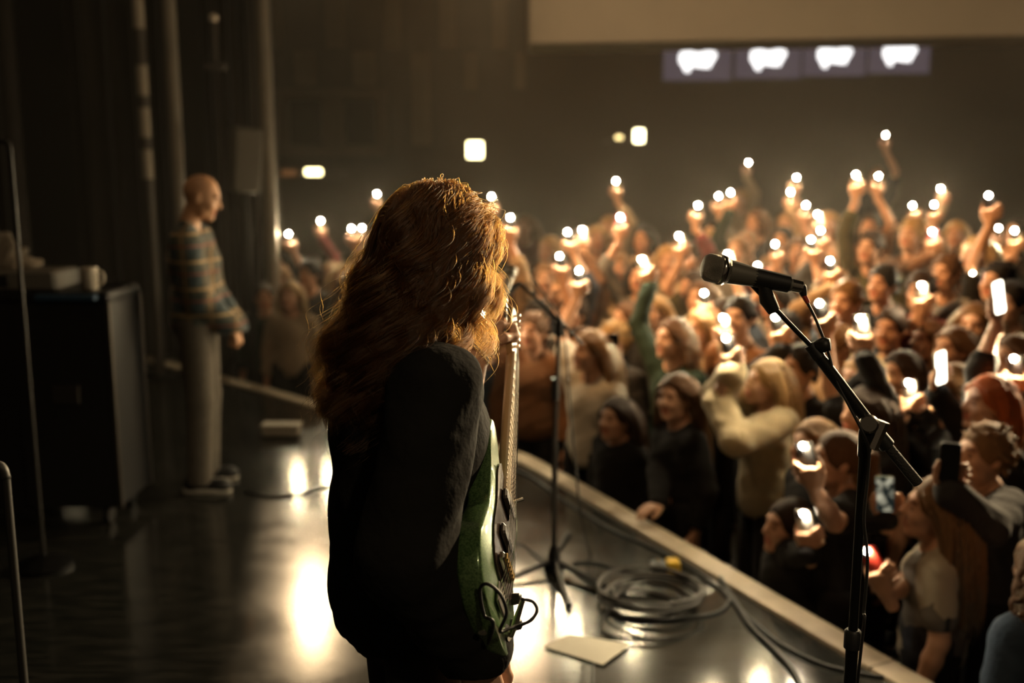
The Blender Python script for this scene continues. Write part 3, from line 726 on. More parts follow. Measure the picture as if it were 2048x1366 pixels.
def pic_mat():
    m, nt, out = newmat('screen_picture'); L = nt.links.new
    tc = N(nt, 'ShaderNodeTexCoord'); n = N(nt, 'ShaderNodeTexNoise'); n.inputs['Scale'].default_value = 34; n.inputs['Detail'].default_value = 2; L(tc.outputs['Object'], n.inputs['Vector'])
    cr = N(nt, 'ShaderNodeValToRGB'); cr.color_ramp.elements[0].position = .45; cr.color_ramp.elements[0].color = (.012, .016, .014, 1); cr.color_ramp.elements[1].position = .72; cr.color_ramp.elements[1].color = (.5, .47, .34, 1)
    L(n.outputs['Fac'], cr.inputs[0]); e = N(nt, 'ShaderNodeEmission'); e.inputs[1].default_value = .75; L(cr.outputs[0], e.inputs[0]); L(e.outputs[0], out.inputs[0]); return m
SCR_PIC = pic_mat()
CASES = {'black': (.015, .015, .016), 'pink': (.75, .16, .26), 'red': (.55, .05, .03), 'white': (.8, .76, .68), 'clear': (.35, .33, .30), 'grey': (.12, .12, .12)}
def phone(label, c, x, y, kind='flash', case='black', group='phones held up by the crowd'):
    """c centre, x long axis (top end), y direction the screen faces"""
    d = phone_data(); x = unit(x); y = unit(np.array(y) - x * np.dot(x, y)); z = np.cross(x, y)
    o = link(bpy.data.objects.new('phone', d['body'])); objmat(o, mat('case_' + case, CASES[case], .4))
    o.matrix_basis = Matrix(((x[0], y[0], z[0], c[0]), (x[1], y[1], z[1], c[1]), (x[2], y[2], z[2], c[2]), (0, 0, 0, 1)))
    tag(o, label, 'phone', group)
    s = link(bpy.data.objects.new('screen', d['screen']), o); objmat(s, {'white': SCR_W, 'pic': SCR_PIC}.get(kind, SCR_OFF))
    link(bpy.data.objects.new('camera_bump', d['cam']), o)
    if kind in ('flash', 'dim'):
        f = link(bpy.data.objects.new('flash', d['flash']), o); objmat(f, LEDM if kind == 'flash' else LEDM_DIM)
    return o
def phone_in_hand(info, label, kind, case, group='phones held up by the crowd'):
    return phone(label, info['w'] + info['x'] * .115 + info['y'] * .0205, info['x'], info['y'], kind, case, group)

# ------------------------------------------------------------------ crowd
HAIRC = {'blonde': ('hair_blonde', (.40, .25, .11)), 'brown': ('hair_brown', (.11, .055, .026)), 'dark': ('hair_dark', (.035, .02, .013)), 'red': ('hair_red', (.36, .085, .022)),
         'light': ('hair_light_brown', (.21, .115, .052)), 'black': ('hair_black', (.013, .010, .009))}
SK = [skin_mat('skin_a', (.62, .36, .23)), skin_mat('skin_b', (.55, .30, .185)), skin_mat('skin_c', (.68, .42, .29))]
def cloth(nm, col, **k):
    a = dict(rough=.9, noise=.25, nscale=22, bump=.35, bscale=55, sheen=.03, spec=.2); a.update(k); return mat('cloth_' + nm, col, **a)
TOPS = {'black': (.014, .013, .013), 'charcoal': (.04, .038, .038), 'navy': (.02, .026, .045), 'brown': (.16, .075, .035), 'grey': (.16, .15, .14), 'olive': (.07, .065, .03),
        'maroon': (.12, .022, .02), 'beige': (.36, .27, .18), 'white': (.6, .55, .47), 'tan': (.28, .18, .1), 'green': (.02, .036, .026), 'denim': (.06, .09, .14)}
def top_of(nm):
    if nm == 'cream': return cloth('cream_knit', (.62, .50, .30), bump=.9, bscale=140, sheen=.4)
    if nm == 'patch': return patch_mat()
    return cloth(nm, TOPS[nm])
def patch_mat():
    if 'patchwork' in _MC: return _MC['patchwork']
    m, nt, out = newmat('patchwork'); L = nt.links.new
    b = N(nt, 'ShaderNodeBsdfPrincipled'); b.inputs['Roughness'].default_value = .9
    tc = N(nt, 'ShaderNodeTexCoord'); v = N(nt, 'ShaderNodeTexVoronoi'); v.inputs['Scale'].default_value = 5.5; v.distance = 'MANHATTAN'; L(tc.outputs['Object'], v.inputs['Vector'])
    cr = N(nt, 'ShaderNodeValToRGB'); cr.color_ramp.interpolation = 'CONSTANT'; el = cr.color_ramp.elements
    el[0].color = (.03, .03, .032, 1); el[1].position = .75; el[1].color = (.42, .36, .27, 1)
    for p, c in ((.3, (.15, .13, .11, 1)), (.5, (.045, .05, .07, 1))): q = el.new(p); q.color = c
    sx = N(nt, 'ShaderNodeSeparateColor'); L(v.outputs['Color'], sx.inputs[0]); L(sx.outputs[0], cr.inputs[0]); L(cr.outputs[0], b.inputs['Base Color'])
    w = N(nt, 'ShaderNodeTexWave'); w.inputs['Scale'].default_value = 60; L(tc.outputs['Object'], w.inputs['Vector']); bp = N(nt, 'ShaderNodeBump'); bp.inputs['Strength'].default_value = .5; L(w.outputs['Fac'], bp.inputs['Height']); L(bp.outputs[0], b.inputs['Normal'])
    L(b.outputs[0], out.inputs[0]); _MC['patchwork'] = m; return m
STAR = np.array([-1.9, 3.3])                                         # whom the crowd looks at
PLACED = []
def place(u, v, h):
    """feet point of someone h tall whose head top shows at (u, v), standing on the raked hall floor clear of the stage"""
    while True:
        for d in np.arange(2.6, 18, .05):
            p = P(u, v, d)
            if p[2] <= hall_z(p[0], p[1]) + h + .015 and edge_dist(p[0], p[1]) > -.3: break
        if float(edge_dist(p[0], p[1])) >= .24 or h < 1.44: break
        h -= .02
    while float(edge_dist(p[0], p[1])) < .22 and d < 18: d += .03; p = P(u, v, d)
    best = None
    for dd in sorted(np.arange(-1.2, 1.6, .04), key=abs):             # keep clear of those already standing there
        q = P(u, v, d + dd); z = float(hall_z(q[0], q[1])); hh = float(q[2] - z - .015)
        if not (1.44 <= hh <= 1.92) or float(edge_dist(q[0], q[1])) < .31: continue
        gap = min([math.hypot(q[0] - a, q[1] - b) for a, b in PLACED] + [9])
        c = abs(dd) * .5 + max(0, .40 - gap) * 6
        if best is None or c < best[0]: best = (c, q, hh, d + dd, z)
    if best: _, p, hh, d, z = best; return np.array([p[0], p[1], z]), hh, d
    z = float(hall_z(p[0], p[1])); return np.array([p[0], p[1], z]), float(p[2] - z - .015), d
HANDKIND = {}
def hold(root, h, fd, target, d0, kind, tilt=0.0, fwd=.25, male=False, dp=None):
    """arm dict for a phone whose light (or whose middle, for screens) shows at the target pixel"""
    right = np.array([fd[1], -fd[0]]); best = None; s = h / 1.7
    for side in (1, -1):
        S = root + np.array([right[0] * side * .165 * s, right[1] * side * .165 * s, 1.39 * s])
        for d in ([dp] if dp else np.arange(d0 - .75, d0 + .35, .05)):
            T = P(target[0], target[1], d); tc = unit(CAMP - T)
            lat = np.array([_R[0], _R[1], 0]) * tilt
            x = unit(np.array([fd[0] * fwd, fd[1] * fwd, 1.0]) + lat)
            y = (unit(tc + _R * .9) if kind == 'white' else tc) if kind in ('white', 'pic', 'off') else -unit(tc * .75 + np.array([fd[0], fd[1], 0]) * .4)
            y = unit(y - x * np.dot(x, y)); zz = np.cross(x, y)
            w = T - x * .115 - y * .02 if kind in ('white', 'pic', 'off') else T - x * .175 - y * .0155
            L = np.linalg.norm(w - S); hd = np.linalg.norm((T - (root + np.array([0, 0, 1.58 * s]))))
            c = (max(0, L - .50) * 6) ** 2 + (L - .45) ** 2 + (max(0, .24 - hd) * 4) ** 2 + max(0, -np.dot((w - S)[:2], fd)) * .8
            if best is None or c < best[0]: best = (c, side, dict(w=w, x=x, y=y, grip='phone'), L)
    return ('R' if best[1] > 0 else 'L'), best[2], best[3]
FAR = []
def fan(u, v, h, lab, hair, hc, top, phone_spec=None, short=None, sleeve='long', male=False, lod=1, hy=0., hp=.12, face=None, group=None, skin=0, second=None, loose=.0, other=None, feet=None):
    root, hh, d = place(u, v, h) if feet is None else feet
    fd = unit(STAR - root[:2]) if face is None else unit(np.array(face, float))
    arms = {}; ph = []
    specs = [phone_spec] if phone_spec else []
    nm = None
    for sp in specs:
        nm, a, L = hold(root, hh, fd, sp[:2], d, sp[2], sp[4] if len(sp) > 4 else 0., male=male, dp=sp[5] if len(sp) > 5 else None)
        if L > .58: FAR.append((lab, round(L, 2)))
        arms[nm] = a
    if second == 'join' and nm:                                       # the other hand cups the same phone
        a = arms[nm]; on = 'L' if nm == 'R' else 'R'; z = np.cross(a['x'], a['y']); sg = 1 if on == 'L' else -1
        arms[on] = dict(w=a['w'] - a['x'] * (.13 if top == 'cream' else .05) - a['y'] * .02 + z * (.12 if top == 'cream' else .075) * sg, x=unit(a['x'] - z * .35 * sg), y=unit(a['y'] * .4 - z * sg), grip='open')
    if other:                                                         # free hand at a given point
        on = 'L' if nm == 'R' else 'R'; arms[on] = dict(w=np.array(other[0]), x=np.array(other[1]), y=np.array(other[2]), grip=other[3])
    e, info = person(lab, root, hh, fd, SK[skin], hair, HAIRC[hc], top_of(top), sleeve, arms, lod, hy, hp, male, group=group, loose=loose, trouser_mat=cloth('trousers_dark', (.02, .019, .02)))
    for sp in specs: phone_in_hand(info[nm], 'phone held by ' + (short or lab), sp[2], sp[3] if len(sp) > 3 else 'black')
    PLACED.append((root[0], root[1])); return e, info, root, fd
BLD = fan
# --- people who can be told apart, nearest first
f1 = fan(1690, 864, 1.62, 'woman in profile with pulled-back dark hair and black top at the stage', 'pulled', 'brown', 'black', (1606, 892, 'flash', 'black', -.1), 'the profile woman with pulled-back hair', 'short', hy=.1, hp=.1, face=(-1, .1))
f2 = fan(1888, 962, 1.56, 'woman with long light-brown hair and patchwork sweater holding a red phone', 'long', 'light', 'patch', (1734, 1102, 'dim', 'red', -.3), 'the patchwork-sweater woman, red case', 'short', hy=.25, face=(-.9, .45))
f3 = fan(1985, 850, 1.70, 'short-haired man in a dark jacket with orange wristband filming with his phone', 'short', 'light', 'charcoal', (1900, 925, 'off', 'black', .25), 'the man with the orange wristband', male=True, hy=.15, face=(-1, -.05), loose=.01)
iw = max(f3[1].values(), key=lambda q: q['w'][2]); wb = MB(); a1 = iw['y']; a2 = np.cross(iw['x'], iw['y']); ring = [(a1 * math.cos(k * math.pi / 10) + a2 * math.sin(k * math.pi / 10)) * .030 for k in range(21)]
o = wb.tube(ring, .0065, 8, caps=False).build('wristband', mat('band_orange', (.75, .16, .03), .5), None, smooth=True); o.location = tuple(iw['w'] - iw['x'] * .02); tag(o, "orange wristband on the filming man's raised wrist", 'wristband')
f4 = fan(2112, 1085, 1.52, 'curly brown-haired fan cut off at the lower right corner', 'curly', 'brown', 'denim', face=(-.2, 1))
f5 = fan(1992, 748, 1.66, 'woman with copper-red hair and black top', 'bob', 'red', 'black', (2000, 575, 'white', 'white', .05), 'the copper-haired woman', 'elbow', hy=.1, skin=2, face=(-1, -.05))
f6 = fan(1918, 728, 1.62, 'woman with highlighted brown hair holding a glowing white phone upright', 'long', 'light', 'black', (1880, 735, 'white', 'white', .12), 'the woman with highlighted brown hair', face=(-1, -.2))
f7 = fan(1812, 702, 1.62, 'dark-haired fan cupping a lit phone before the chest', 'bob', 'dark', 'black', (1818, 766, 'flash', 'clear', .05), 'the dark-haired fan, cupped at chest height', second='join')
f8 = fan(1742, 772, 1.60, 'woman with parted dark wavy hair stretching up one bare arm', 'wavy', 'dark', 'black', (1637, 600, 'flash', 'black', -.1), 'the dark wavy-haired woman at arm length', 'short')
f9 = fan(1735, 708, 1.66, 'fan with short blond hair holding a bright phone in both hands overhead', 'short', 'blonde', 'black', (1720, 637, 'flash', 'white', 0), 'the short blond fan with both hands', second='join')
f10 = fan(1545, 716, 1.66, 'blonde woman in a cream knitted sweater raising both arms', 'long', 'blonde', 'cream', (1452, 676, 'flash', 'black', -.05), 'the blonde woman in cream sweater', hy=.05, hp=.2, skin=2, second='join', loose=.022, face=(-1, -.15))
f11 = fan(1362, 748, 1.62, 'brown-haired woman leaning by the stage in a black top', 'long', 'brown', 'black', None, None, hy=.4, hp=.05, face=(-1, -.4), other=(G(1310, 1052) + np.array([.02, 0, .05]), (-.8, -.5, -.1), (0, 0, -1), 'open'))
f12 = fan(1228, 640, 1.68, 'fan with pale bleached hair filming with a silver phone at the stage', 'short', 'blonde', 'charcoal', (1226, 690, 'off', 'grey', .15), 'the bleached-haired fan', face=(-.6, -.8), skin=2, hy=-.4)
f13 = fan(1308, 584, 1.68, 'long-haired blonde woman facing the stage in a black top', 'long', 'blonde', 'black', (1408, 586, 'flash', 'black', 0), 'the long-haired blonde woman behind the leaning girl', 'short', face=(-.5, -.9))
f14 = fan(1402, 618, 1.64, 'pale-haired fan with a glowing white phone above the head', 'bob', 'blonde', 'beige', (1446, 636, 'flash', 'white', 0), 'the pale-haired fan behind the cream sweater', skin=2)
f15 = fan(1608, 690, 1.66, 'dark-haired fan in black with a sleeve raised beneath the microphone', 'short', 'black', 'black', (1551, 634, 'flash', 'black', -.15), 'the black-sleeved fan beneath the microphone', male=True)
f16 = fan(1664, 548, 1.72, 'fan in tan with short brown hair directly under a raised light', 'short', 'brown', 'tan', (1660, 521, 'flash', 'black', 0), 'the short-haired fan in tan', skin=1)
f17 = fan(1746, 458, 1.80, 'dark-haired man looking up with one arm straight overhead', 'short', 'dark', 'olive', (1712, 347, 'flash', 'clear', .02), 'the dark-haired man with arm straight up', male=True, face=(-.7, -.7), sleeve='push')
f18 = fan(1772, 528, 1.74, 'black-haired man in black, hands down, below the rightmost wall screen', 'short', 'black', 'black', None, None, male=True, skin=1)
f19 = fan(1828, 432, 1.80, 'fair short-haired man standing tall below the rightmost screen', 'short', 'blonde', 'brown', (1864, 463, 'flash', 'pink', .0), 'the fair short-haired tall man', male=True)
f20 = fan(1916, 652, 1.66, 'woman with long brown hair behind the copper-haired woman', 'long', 'brown', 'navy', None, None)
f21 = fan(1862, 640, 1.62, 'fan in a maroon top gripping a phone with its light on', 'wavy', 'brown', 'maroon', (1843, 571, 'flash', 'clear', .1), 'the maroon-topped fan', 'elbow')
f22 = fan(1900, 505, 1.74, 'man in a grey top with bent arms before the far crowd', 'short', 'brown', 'grey', (1945, 549, 'flash', 'clear', .1), 'the bent-armed man in grey', male=True)
f23 = fan(2003, 520, 1.74, 'black-haired fan at the right edge with one long arm up', 'short', 'black', 'black', (1980, 377, 'dim', 'black', 0), 'the long-armed fan at the right edge', male=True, sleeve='short')
f24 = fan(1068, 622, 1.74, 'person in a brown leather jacket beside the centre microphone stand', 'short', 'brown', 'brown', None, None, male=True, loose=.03, face=(-.4, -.9), skin=1)
f25 = fan(1170, 655, 1.66, 'dark-clothed fan with wavy brown hair right of the centre stand', 'wavy', 'brown', 'black', None, None)
f27 = fan(1240, 800, 1.58, 'fan in black hidden in shadow against the stage front', 'long', 'dark', 'black', None, None)
f28 = fan(1640, 840, 1.60, 'long-haired fan behind the profile woman holding up a phone picture', 'long', 'light', 'black', (1770, 988, 'pic', 'black', .12), 'the long-haired fan behind the profile woman')
f29 = fan(1588, 1010, 1.50, 'small fan in black with a slim phone turned edge-on', 'pulled', 'dark', 'black', (1622, 1032, 'dim', 'white', .0), 'the small fan in black turned edge-on')
f30 = fan(2040, 668, 1.62, 'dark-topped fan at the right edge with a star-bright light', 'long', 'brown', 'charcoal', (2028, 717, 'flash', 'black', 0), 'the right-edge fan with star-bright light')
# --- deeper rows: own look for each, phone lights where the photograph shows them
ZONES = ((800, 'left of the guitarist'), (1110, 'between guitarist and centre microphone'), (1330, 'right of the centre stand'), (1470, 'under the leftmost screen'), (1604, 'under the second screen'), (1735, 'under the third screen'), (1862, 'under the rightmost screen'), (9999, 'toward the right edge'))
HP = [('short', 'dark', 'short dark hair'), ('long', 'brown', 'long brown hair'), ('bob', 'black', 'a black bob'), ('wavy', 'light', 'wavy light-brown hair'), ('bun', 'dark', 'a dark bun'), ('long', 'blonde', 'long blonde hair'), ('short', 'light', 'short light-brown hair'), ('curly', 'brown', 'curly brown hair'), ('bob', 'blonde', 'a blonde bob'), ('short', 'black', 'cropped black hair'), ('pulled', 'light', 'a light-brown ponytail')]
TN = ['black', 'grey', 'navy', 'olive', 'charcoal', 'maroon', 'beige', 'tan', 'green', 'brown', 'denim', 'white']
used = set(); cnt = [0]
def look(u):
    z = next(t for lim, t in ZONES if u < lim)
    while True:
        i = cnt[0]; cnt[0] += 1; hp = HP[(i * 5) % len(HP)]; t = TN[(i * 7 + i // 12) % len(TN)]; key = (hp[2], t, z)
        if key not in used: used.add(key); return z, hp, t
LEDS = [(983, 393, 8.2, 'black'), (1017, 417, 7.0, 'black'), (1135, 464, 7.2, 'black'), (1164, 460, 7.7, 'white'), (1119, 512, 6.7, 'black'), (1158, 541, 6.2, 'black'), (1232, 362, 9.6, 'black'), (1240, 434, 7.6, 'pink'), (1283, 519, 6.3, 'white'),
        (1358, 472, 7.2, 'clear'), (1369, 503, 8.2, 'black'), (1396, 411, 8.5, 'black'), (1437, 392, 9.2, 'black'), (1461, 385, 8.7, 'black'), (1455, 508, 6.6, 'white'), (1515, 531, 6.4, 'black'), (1550, 488, 7.6, 'black'), (1593, 355, 9.6, 'black'),
        (1581, 384, 9.1, 'black'), (1612, 410, 8.5, 'black'), (1635, 429, 8.0, 'clear'), (1641, 461, 7.4, 'black'), (1622, 479, 7.0, 'black'), (1497, 325, 12.5, 'black'), (1771, 270, 12.0, 'black'), (1757, 352, 8.8, 'black'), (1825, 411, 9.4, 'black'),
        (1868, 409, 8.6, 'black'), (1881, 377, 9.0, 'clear'), (1997, 456, 9.0, 'black'), (2029, 461, 7.4, 'black'), (1890, 566, 6.9, 'pink'), (577, 468, 9.4, 'black'), (641, 442, 9.8, 'black'), (703, 457, 9.2, 'black'), (724, 456, 9.9, 'black'), (754, 388, 10.6, 'black'), (960, 625, 6.6, 'white')]
for i, (u, v, d, case) in enumerate(LEDS):
    T = P(u, v, d); fd = unit(STAR - T[:2]); sd = 1 if i % 2 else -1; right = np.array([fd[1], -fd[0]])
    best = None
    for rad in (.2, .26, .32, .38, .44):
        for an in np.linspace(-2.2, 2.2, 23):
            q = T[:2] - (fd * math.cos(an) + right * math.sin(an)) * rad
            gap = min([math.hypot(q[0] - a, q[1] - b) for a, b in PLACED] + [9]); c = max(0, .40 - gap) * 6 + abs(rad - .22) + .12 * abs(abs(an) - .6) + max(0, .26 - float(edge_dist(*q))) * 10
            if best is None or c < best[0]: best = (c, q)
    xy = best[1]; z = float(hall_z(*xy))
    h = float(np.clip(T[2] - .34 - z, 1.56, 1.88)); zone, hp, t = look(u); small = 'dim' if (u, v) in ((1369, 503), (1497, 325), (1771, 270), (1997, 456)) else 'flash'
    dd = float(np.dot(np.array([xy[0], xy[1], z + h]) - CAMP, _F))
    fan(0, 0, h, f'fan in {t} with {hp[2]}, phone light up, {zone}', hp[0], hp[1], t, (u, v, small, case, .1 * sd * (i % 3), d), f'fan in {t} with {hp[2]}, {zone}', ['short', 'push', 'elbow', 'long', 'short'][i % 5], male=hp[0] == 'short', lod=0, hp=.08, group='deeper rows of the crowd', skin=i % 3, feet=(np.array([xy[0], xy[1], z]), h, dd), hy=.3 * math.sin(i * 2.1))
HEADS = [(1052, 428, 1.7), (1196, 448, 1.74), (1428, 440, 1.7), (1516, 416, 1.72), (1578, 424, 1.72), (1004, 560, 1.66), (1150, 592, 1.66), (1204, 548, 1.7), (1092, 524, 1.7), (528, 566, 1.6), (618, 516, 1.72), (664, 524, 1.66), (1340, 486, 1.7), (1556, 566, 1.66), (1256, 604, 1.6), (1700, 556, 1.66), (1850, 540, 1.7), (1958, 470, 1.72), (1682, 648, 1.62), (1790, 612, 1.66),
         (1486, 588, 1.62), (1100, 470, 1.7), (1290, 448, 1.74), (1660, 420, 1.72), (1480, 470, 1.7), (1390, 540, 1.66), (2030, 560, 1.66), (1960, 604, 1.62), (580, 560, 1.62), (560, 500, 1.7), (700, 545, 1.66), (1240, 505, 1.68)]
for i, (u, v, h) in enumerate(HEADS):
    zone, hp, t = look(u)
    fan(u, v, h, f'fan in {t} with {hp[2]}, no phone, {zone}', hp[0], hp[1], t, male=hp[0] == 'short', lod=0, hp=.06, group='deeper rows of the crowd', skin=i % 3, hy=.45 * math.sin(i * 1.7))
print('OUT OF REACH', FAR)

# ------------------------------------------------------------------ guitarist
groot = np.array([-.205, 1.97, 0.0]); gfd = unit((.93, .36)); gright = np.array([gfd[1], -gfd[0], 0]); gface = np.array([gfd[0], gfd[1], 0])
HGT = 1.775
B_ = P(992, 1262, 1.78); T_ = P(1031, 630, 2.50); GL = unit(T_ - B_); GLEN = float(np.linalg.norm(T_ - B_)); GS = GLEN / 1.03
GN = np.array([.95, -.31, .05]); GN = unit(GN - GL * np.dot(GN, GL)); GWd = unit(np.cross(GN, GL))
if GWd[2] < 0: GWd = -GWd
def gp(l, w, n): return B_ + (GL * l + GWd * w + GN * n) * GS
jacket = cloth('jacket_black', (.011, .0105, .010), bump=.5, bscale=38, noise=.2, sheen=.0, spec=.12)
neck_pt = P(1002, 645, 2.42)
wl = P(957, 705, 2.35)
ghand_L = dict(w=wl, x=unit(neck_pt - wl + np.array([.01, 0, .01])), y=unit((.8, .25, -.3)), grip='fist', pole=np.array([.45, .2, -.9]))
ghand_R = dict(w=P(957, 1296, 1.90), x=unit((.08, -.02, -1)), y=unit(np.array([-.2, .9, 0])), grip='open', pole=np.array([-.6, -.7, 0]))
ge, ginfo = person('guitarist with long wavy auburn hair in a loose black shirt, back turned', groot, HGT, gfd, SK[2], None, None, jacket, {'R': 'long', 'L': 'elbow'},
                   {'R': ghand_R, 'L': ghand_L}, 2, head_yaw=.28, head_pitch=-.1, male=True, head_off=(0, .065), loose=.022, boxy=True, hem=.86 / (HGT / 1.7), folds=.005, body_h=.009, lean=.0,
                   trouser_mat=cloth('guitarist_trousers', (.016, .015, .015)))
hpos = np.array([0, .065, 1.575 * HGT / 1.7])
V, Q = hair_base('hero', .006); hm = hair_mats('hair_auburn', (.20, .078, .026))
ho = mesh_np('hair', V, Q, hm[0], ge); ho.location = tuple(hpos); ho.rotation_euler = (-.06, 0, .28)
so = link(bpy.data.objects.new('hair_strands', curves_data(strands('hero', 13000, 26, 77, 1.1), .0005)), ho); objmat(so, hm[1]); so['kind'] = 'stuff'
MB().tube([ginfo['L']['w'] * 0, (0, 0, 0)], .001, 3) if False else None
# beaded bracelet on the left wrist
Rg = np.array(Matrix.Rotation(math.atan2(-gfd[0], gfd[1]), 3, 'Z')); gl = lambda w: Rg.T @ (np.array(w) - groot)
iw = ginfo['L']; c = iw['w'] - iw['x'] * .012; a1 = iw['y']; a2 = np.cross(iw['x'], iw['y'])
bd = empty('bracelet', tuple(c)); tag(bd, "pale beaded bracelet on the guitarist's left wrist", 'bracelet')
for k in range(20):
    q = (a1 * math.cos(k * math.pi / 10) + a2 * math.sin(k * math.pi / 10)) * .031
    MB().tube([q - iw['x'] * .0045, q - iw['x'] * .003, q + iw['x'] * .003, q + iw['x'] * .0045], [.002, .005, .005, .002], 8).build('bead', mat('bead', (.7, .62, .5), .3), bd, smooth=True)

# ------------------------------------------------------------------ electric guitar
ge_ = empty('electric_guitar', tuple(B_)); tag(ge_, 'green electric guitar hanging in front of the guitarist', 'guitar')
L0 = lambda pts: [np.array(p) - B_ for p in pts]
def gpr(l, w, n): return gp(l, w, n) - B_
OUT = [(0, .02), (.008, .09), (.05, .148), (.12, .166), (.19, .142), (.245, .118), (.31, .128), (.37, .15), (.425, .160), (.462, .145), (.455, .112), (.41, .072), (.388, .045), (.386, 0), (.388, -.04), (.405, -.07), (.428, -.10), (.418, -.138), (.365, -.152), (.30, -.134), (.235, -.124), (.17, -.148), (.10, -.166), (.035, -.142), (.004, -.08)]
olp = spline([np.array((a, b, 0)) for a, b in OUT] + [np.array((OUT[0][0], OUT[0][1], 0))], 4)[:-1]; olp = [(p[0] * GS, p[1] * GS) for p in olp]
gm, nt, out = newmat('guitar_green'); bs = N(nt, 'ShaderNodeBsdfPrincipled'); tc = N(nt, 'ShaderNodeTexCoord'); nz = N(nt, 'ShaderNodeTexVoronoi'); nz.inputs['Scale'].default_value = 420; nt.links.new(tc.outputs['Object'], nz.inputs['Vector'])
mx = N(nt, 'ShaderNodeMix', data_type='RGBA'); mx.inputs['A'].default_value = (.035, .085, .03, 1); mx.inputs['B'].default_value = (.14, .24, .09, 1); sp = N(nt, 'ShaderNodeSeparateColor')
nt.links.new(nz.outputs['Color'], sp.inputs[0]); nt.links.new(sp.outputs[0], mx.inputs['Factor']); nt.links.new(mx.outputs['Result'], bs.inputs['Base Color'])
bs.inputs['Metallic'].default_value = .35; bs.inputs['Roughness'].default_value = .3; bs.inputs['Coat Weight'].default_value = 1.0; bs.inputs['Coat Roughness'].default_value = .06; nt.links.new(bs.outputs[0], out.inputs[0])
MB().prism(olp, (0, 0, 0), GL, GWd, GN, -.052 * GS, 0, .007).build('guitar_body', gm, ge_, auto=35)
pg = [(.12, -.06), (.13, .05), (.2, .085), (.28, .075), (.36, .085), (.40, .06), (.385, .035), (.385, -.04), (.40, -.085), (.36, -.115), (.29, -.10), (.22, -.085), (.16, -.11)]
pgo = spline([np.array((a, b, 0)) for a, b in pg] + [np.array((pg[0][0], pg[0][1], 0))], 4)[:-1]
MB().prism([(p[0] * GS, p[1] * GS) for p in pgo], (0, 0, 0), GL, GWd, GN, .0005, .004).build('pickguard', mat('pickguard', (.03, .018, .015), .2, noise=.4, nscale=40), ge_)
chrome = mat('chrome', (.75, .72, .66), .18, 1.0); RG = np.stack([GL, GWd, GN], 1)
for l in (.23, .33): MB().box(gpr(l, 0, .010), (.03 * GS, .085 * GS, .012), RG, .004).build('pickup', mat('pickup_cover', (.05, .04, .035), .3), ge_)
MB().box(gpr(.155, 0, .012), (.022 * GS, .085 * GS, .012), RG, .003).build('bridge', chrome, ge_)
for k in range(6): MB().box(gpr(.155, (-.0325 + k * .013), .021), (.02 * GS, .009 * GS, .007), RG, .002).build('saddle', mat('brass', (.6, .4, .15), .25, 1.0), ge_)
MB().box(gpr(.075, 0, .006), (.05 * GS, .06 * GS, .006), RG, .002).build('tailpiece', chrome, ge_)
for l, w in ((.16, -.115), (.105, -.13)): MB().tube([gpr(l, w, .002), gpr(l, w, .02), gpr(l, w, .023)], [.012, .011, .008], 14).build('knob', mat('knob_black', (.02, .02, .02), .3), ge_, auto=40)
MB().tube([gpr(.39, -.06, .004), gpr(.40, -.062, .03)], .004, 8).build('switch', chrome, ge_)
MB().tube([gpr(.055, -.09, -.005), gpr(.05, -.09, .008)], [.013, .011], 12).build('jack_plate', chrome, ge_)
mb = MB(); 
for (l0, l1, w0, w1, n0, n1) in ((.34, .845, .028, .0215, -.006, .002),):
    V = [];
    for l, w in ((l0, w0), (l1, w1)):
        for a in np.linspace(0, math.pi, 9): V.append(gpr(l, w * math.cos(a), .004 - .022 * math.sin(a)))
    mb.add(V, [(i, i + 1, i + 10, i + 9) for i in range(8)] + [tuple(range(8, -1, -1)), tuple(range(9, 18)), (0, 9, 17, 8)])
mb.build('neck', mat('neck_maple', (.62, .44, .24), .3), ge_, auto=40)
V = [gpr(.34, .028, .004), gpr(.34, -.028, .004), gpr(.845, -.0215, .004), gpr(.845, .0215, .004), gpr(.34, .028, .010), gpr(.34, -.028, .010), gpr(.845, -.0215, .010), gpr(.845, .0215, .010)]
fb = MB().add(V, [(0, 1, 2, 3), (7, 6, 5, 4), (0, 4, 5, 1), (1, 5, 6, 2), (2, 6, 7, 3), (3, 7, 4, 0)]).build('fretboard', mat('fretboard', (.78, .62, .42), .35, noise=.2, nscale=30), ge_)
for k in range(1, 22):
    l = .845 - (.69 * (1 - 2 ** (-k / 12))); w = .0215 + (.845 - l) / .505 * .0065
    MB().tube([gpr(l, w, .0108), gpr(l, -w, .0108)], .0013, 5).build('fret', chrome, fb)
hs = [(.84, .022), (.86, .03), (.90, .046), (.96, .052), (1.01, .045), (1.03, .022), (1.02, -.005), (.985, -.018), (.93, -.022), (.87, -.024), (.84, -.022)]
MB().prism([(a * GS, b * GS) for a, b in hs][::-1], (0, 0, 0), GL, GWd, GN, -.012, .003, .003).build('headstock', mat('headstock_maple', (.42, .26, .12), .3), ge_)
for k in range(6):
    l = .875 + k * .024; w = .034 + min(k, 4) * .004
    t = MB().tube([gpr(l, .012 + .002 * k, .003), gpr(l, .012 + .002 * k, .02)], .004, 8).build('tuner_post', chrome, ge_)
    MB().tube([gpr(l, w, -.008), gpr(l, w + .022, -.008)], .0025, 6).build('tuner_shaft', chrome, t); MB().box(gpr(l, w + .03, -.008), (.016, .018, .006), RG, .002).build('tuner_key', chrome, t)
for k in range(6):
    w0, w1 = -.0325 + k * .013, -.0175 + k * .007
    MB().tube([gpr(.08, w0, .012), gpr(.155, w0, .0255), gpr(.845, w1, .0135), gpr(.875 + k * .024, .012 + .002 * k, .012)], .0007 if k < 3 else .0010, 5).build('guitar_string', chrome, ge_)
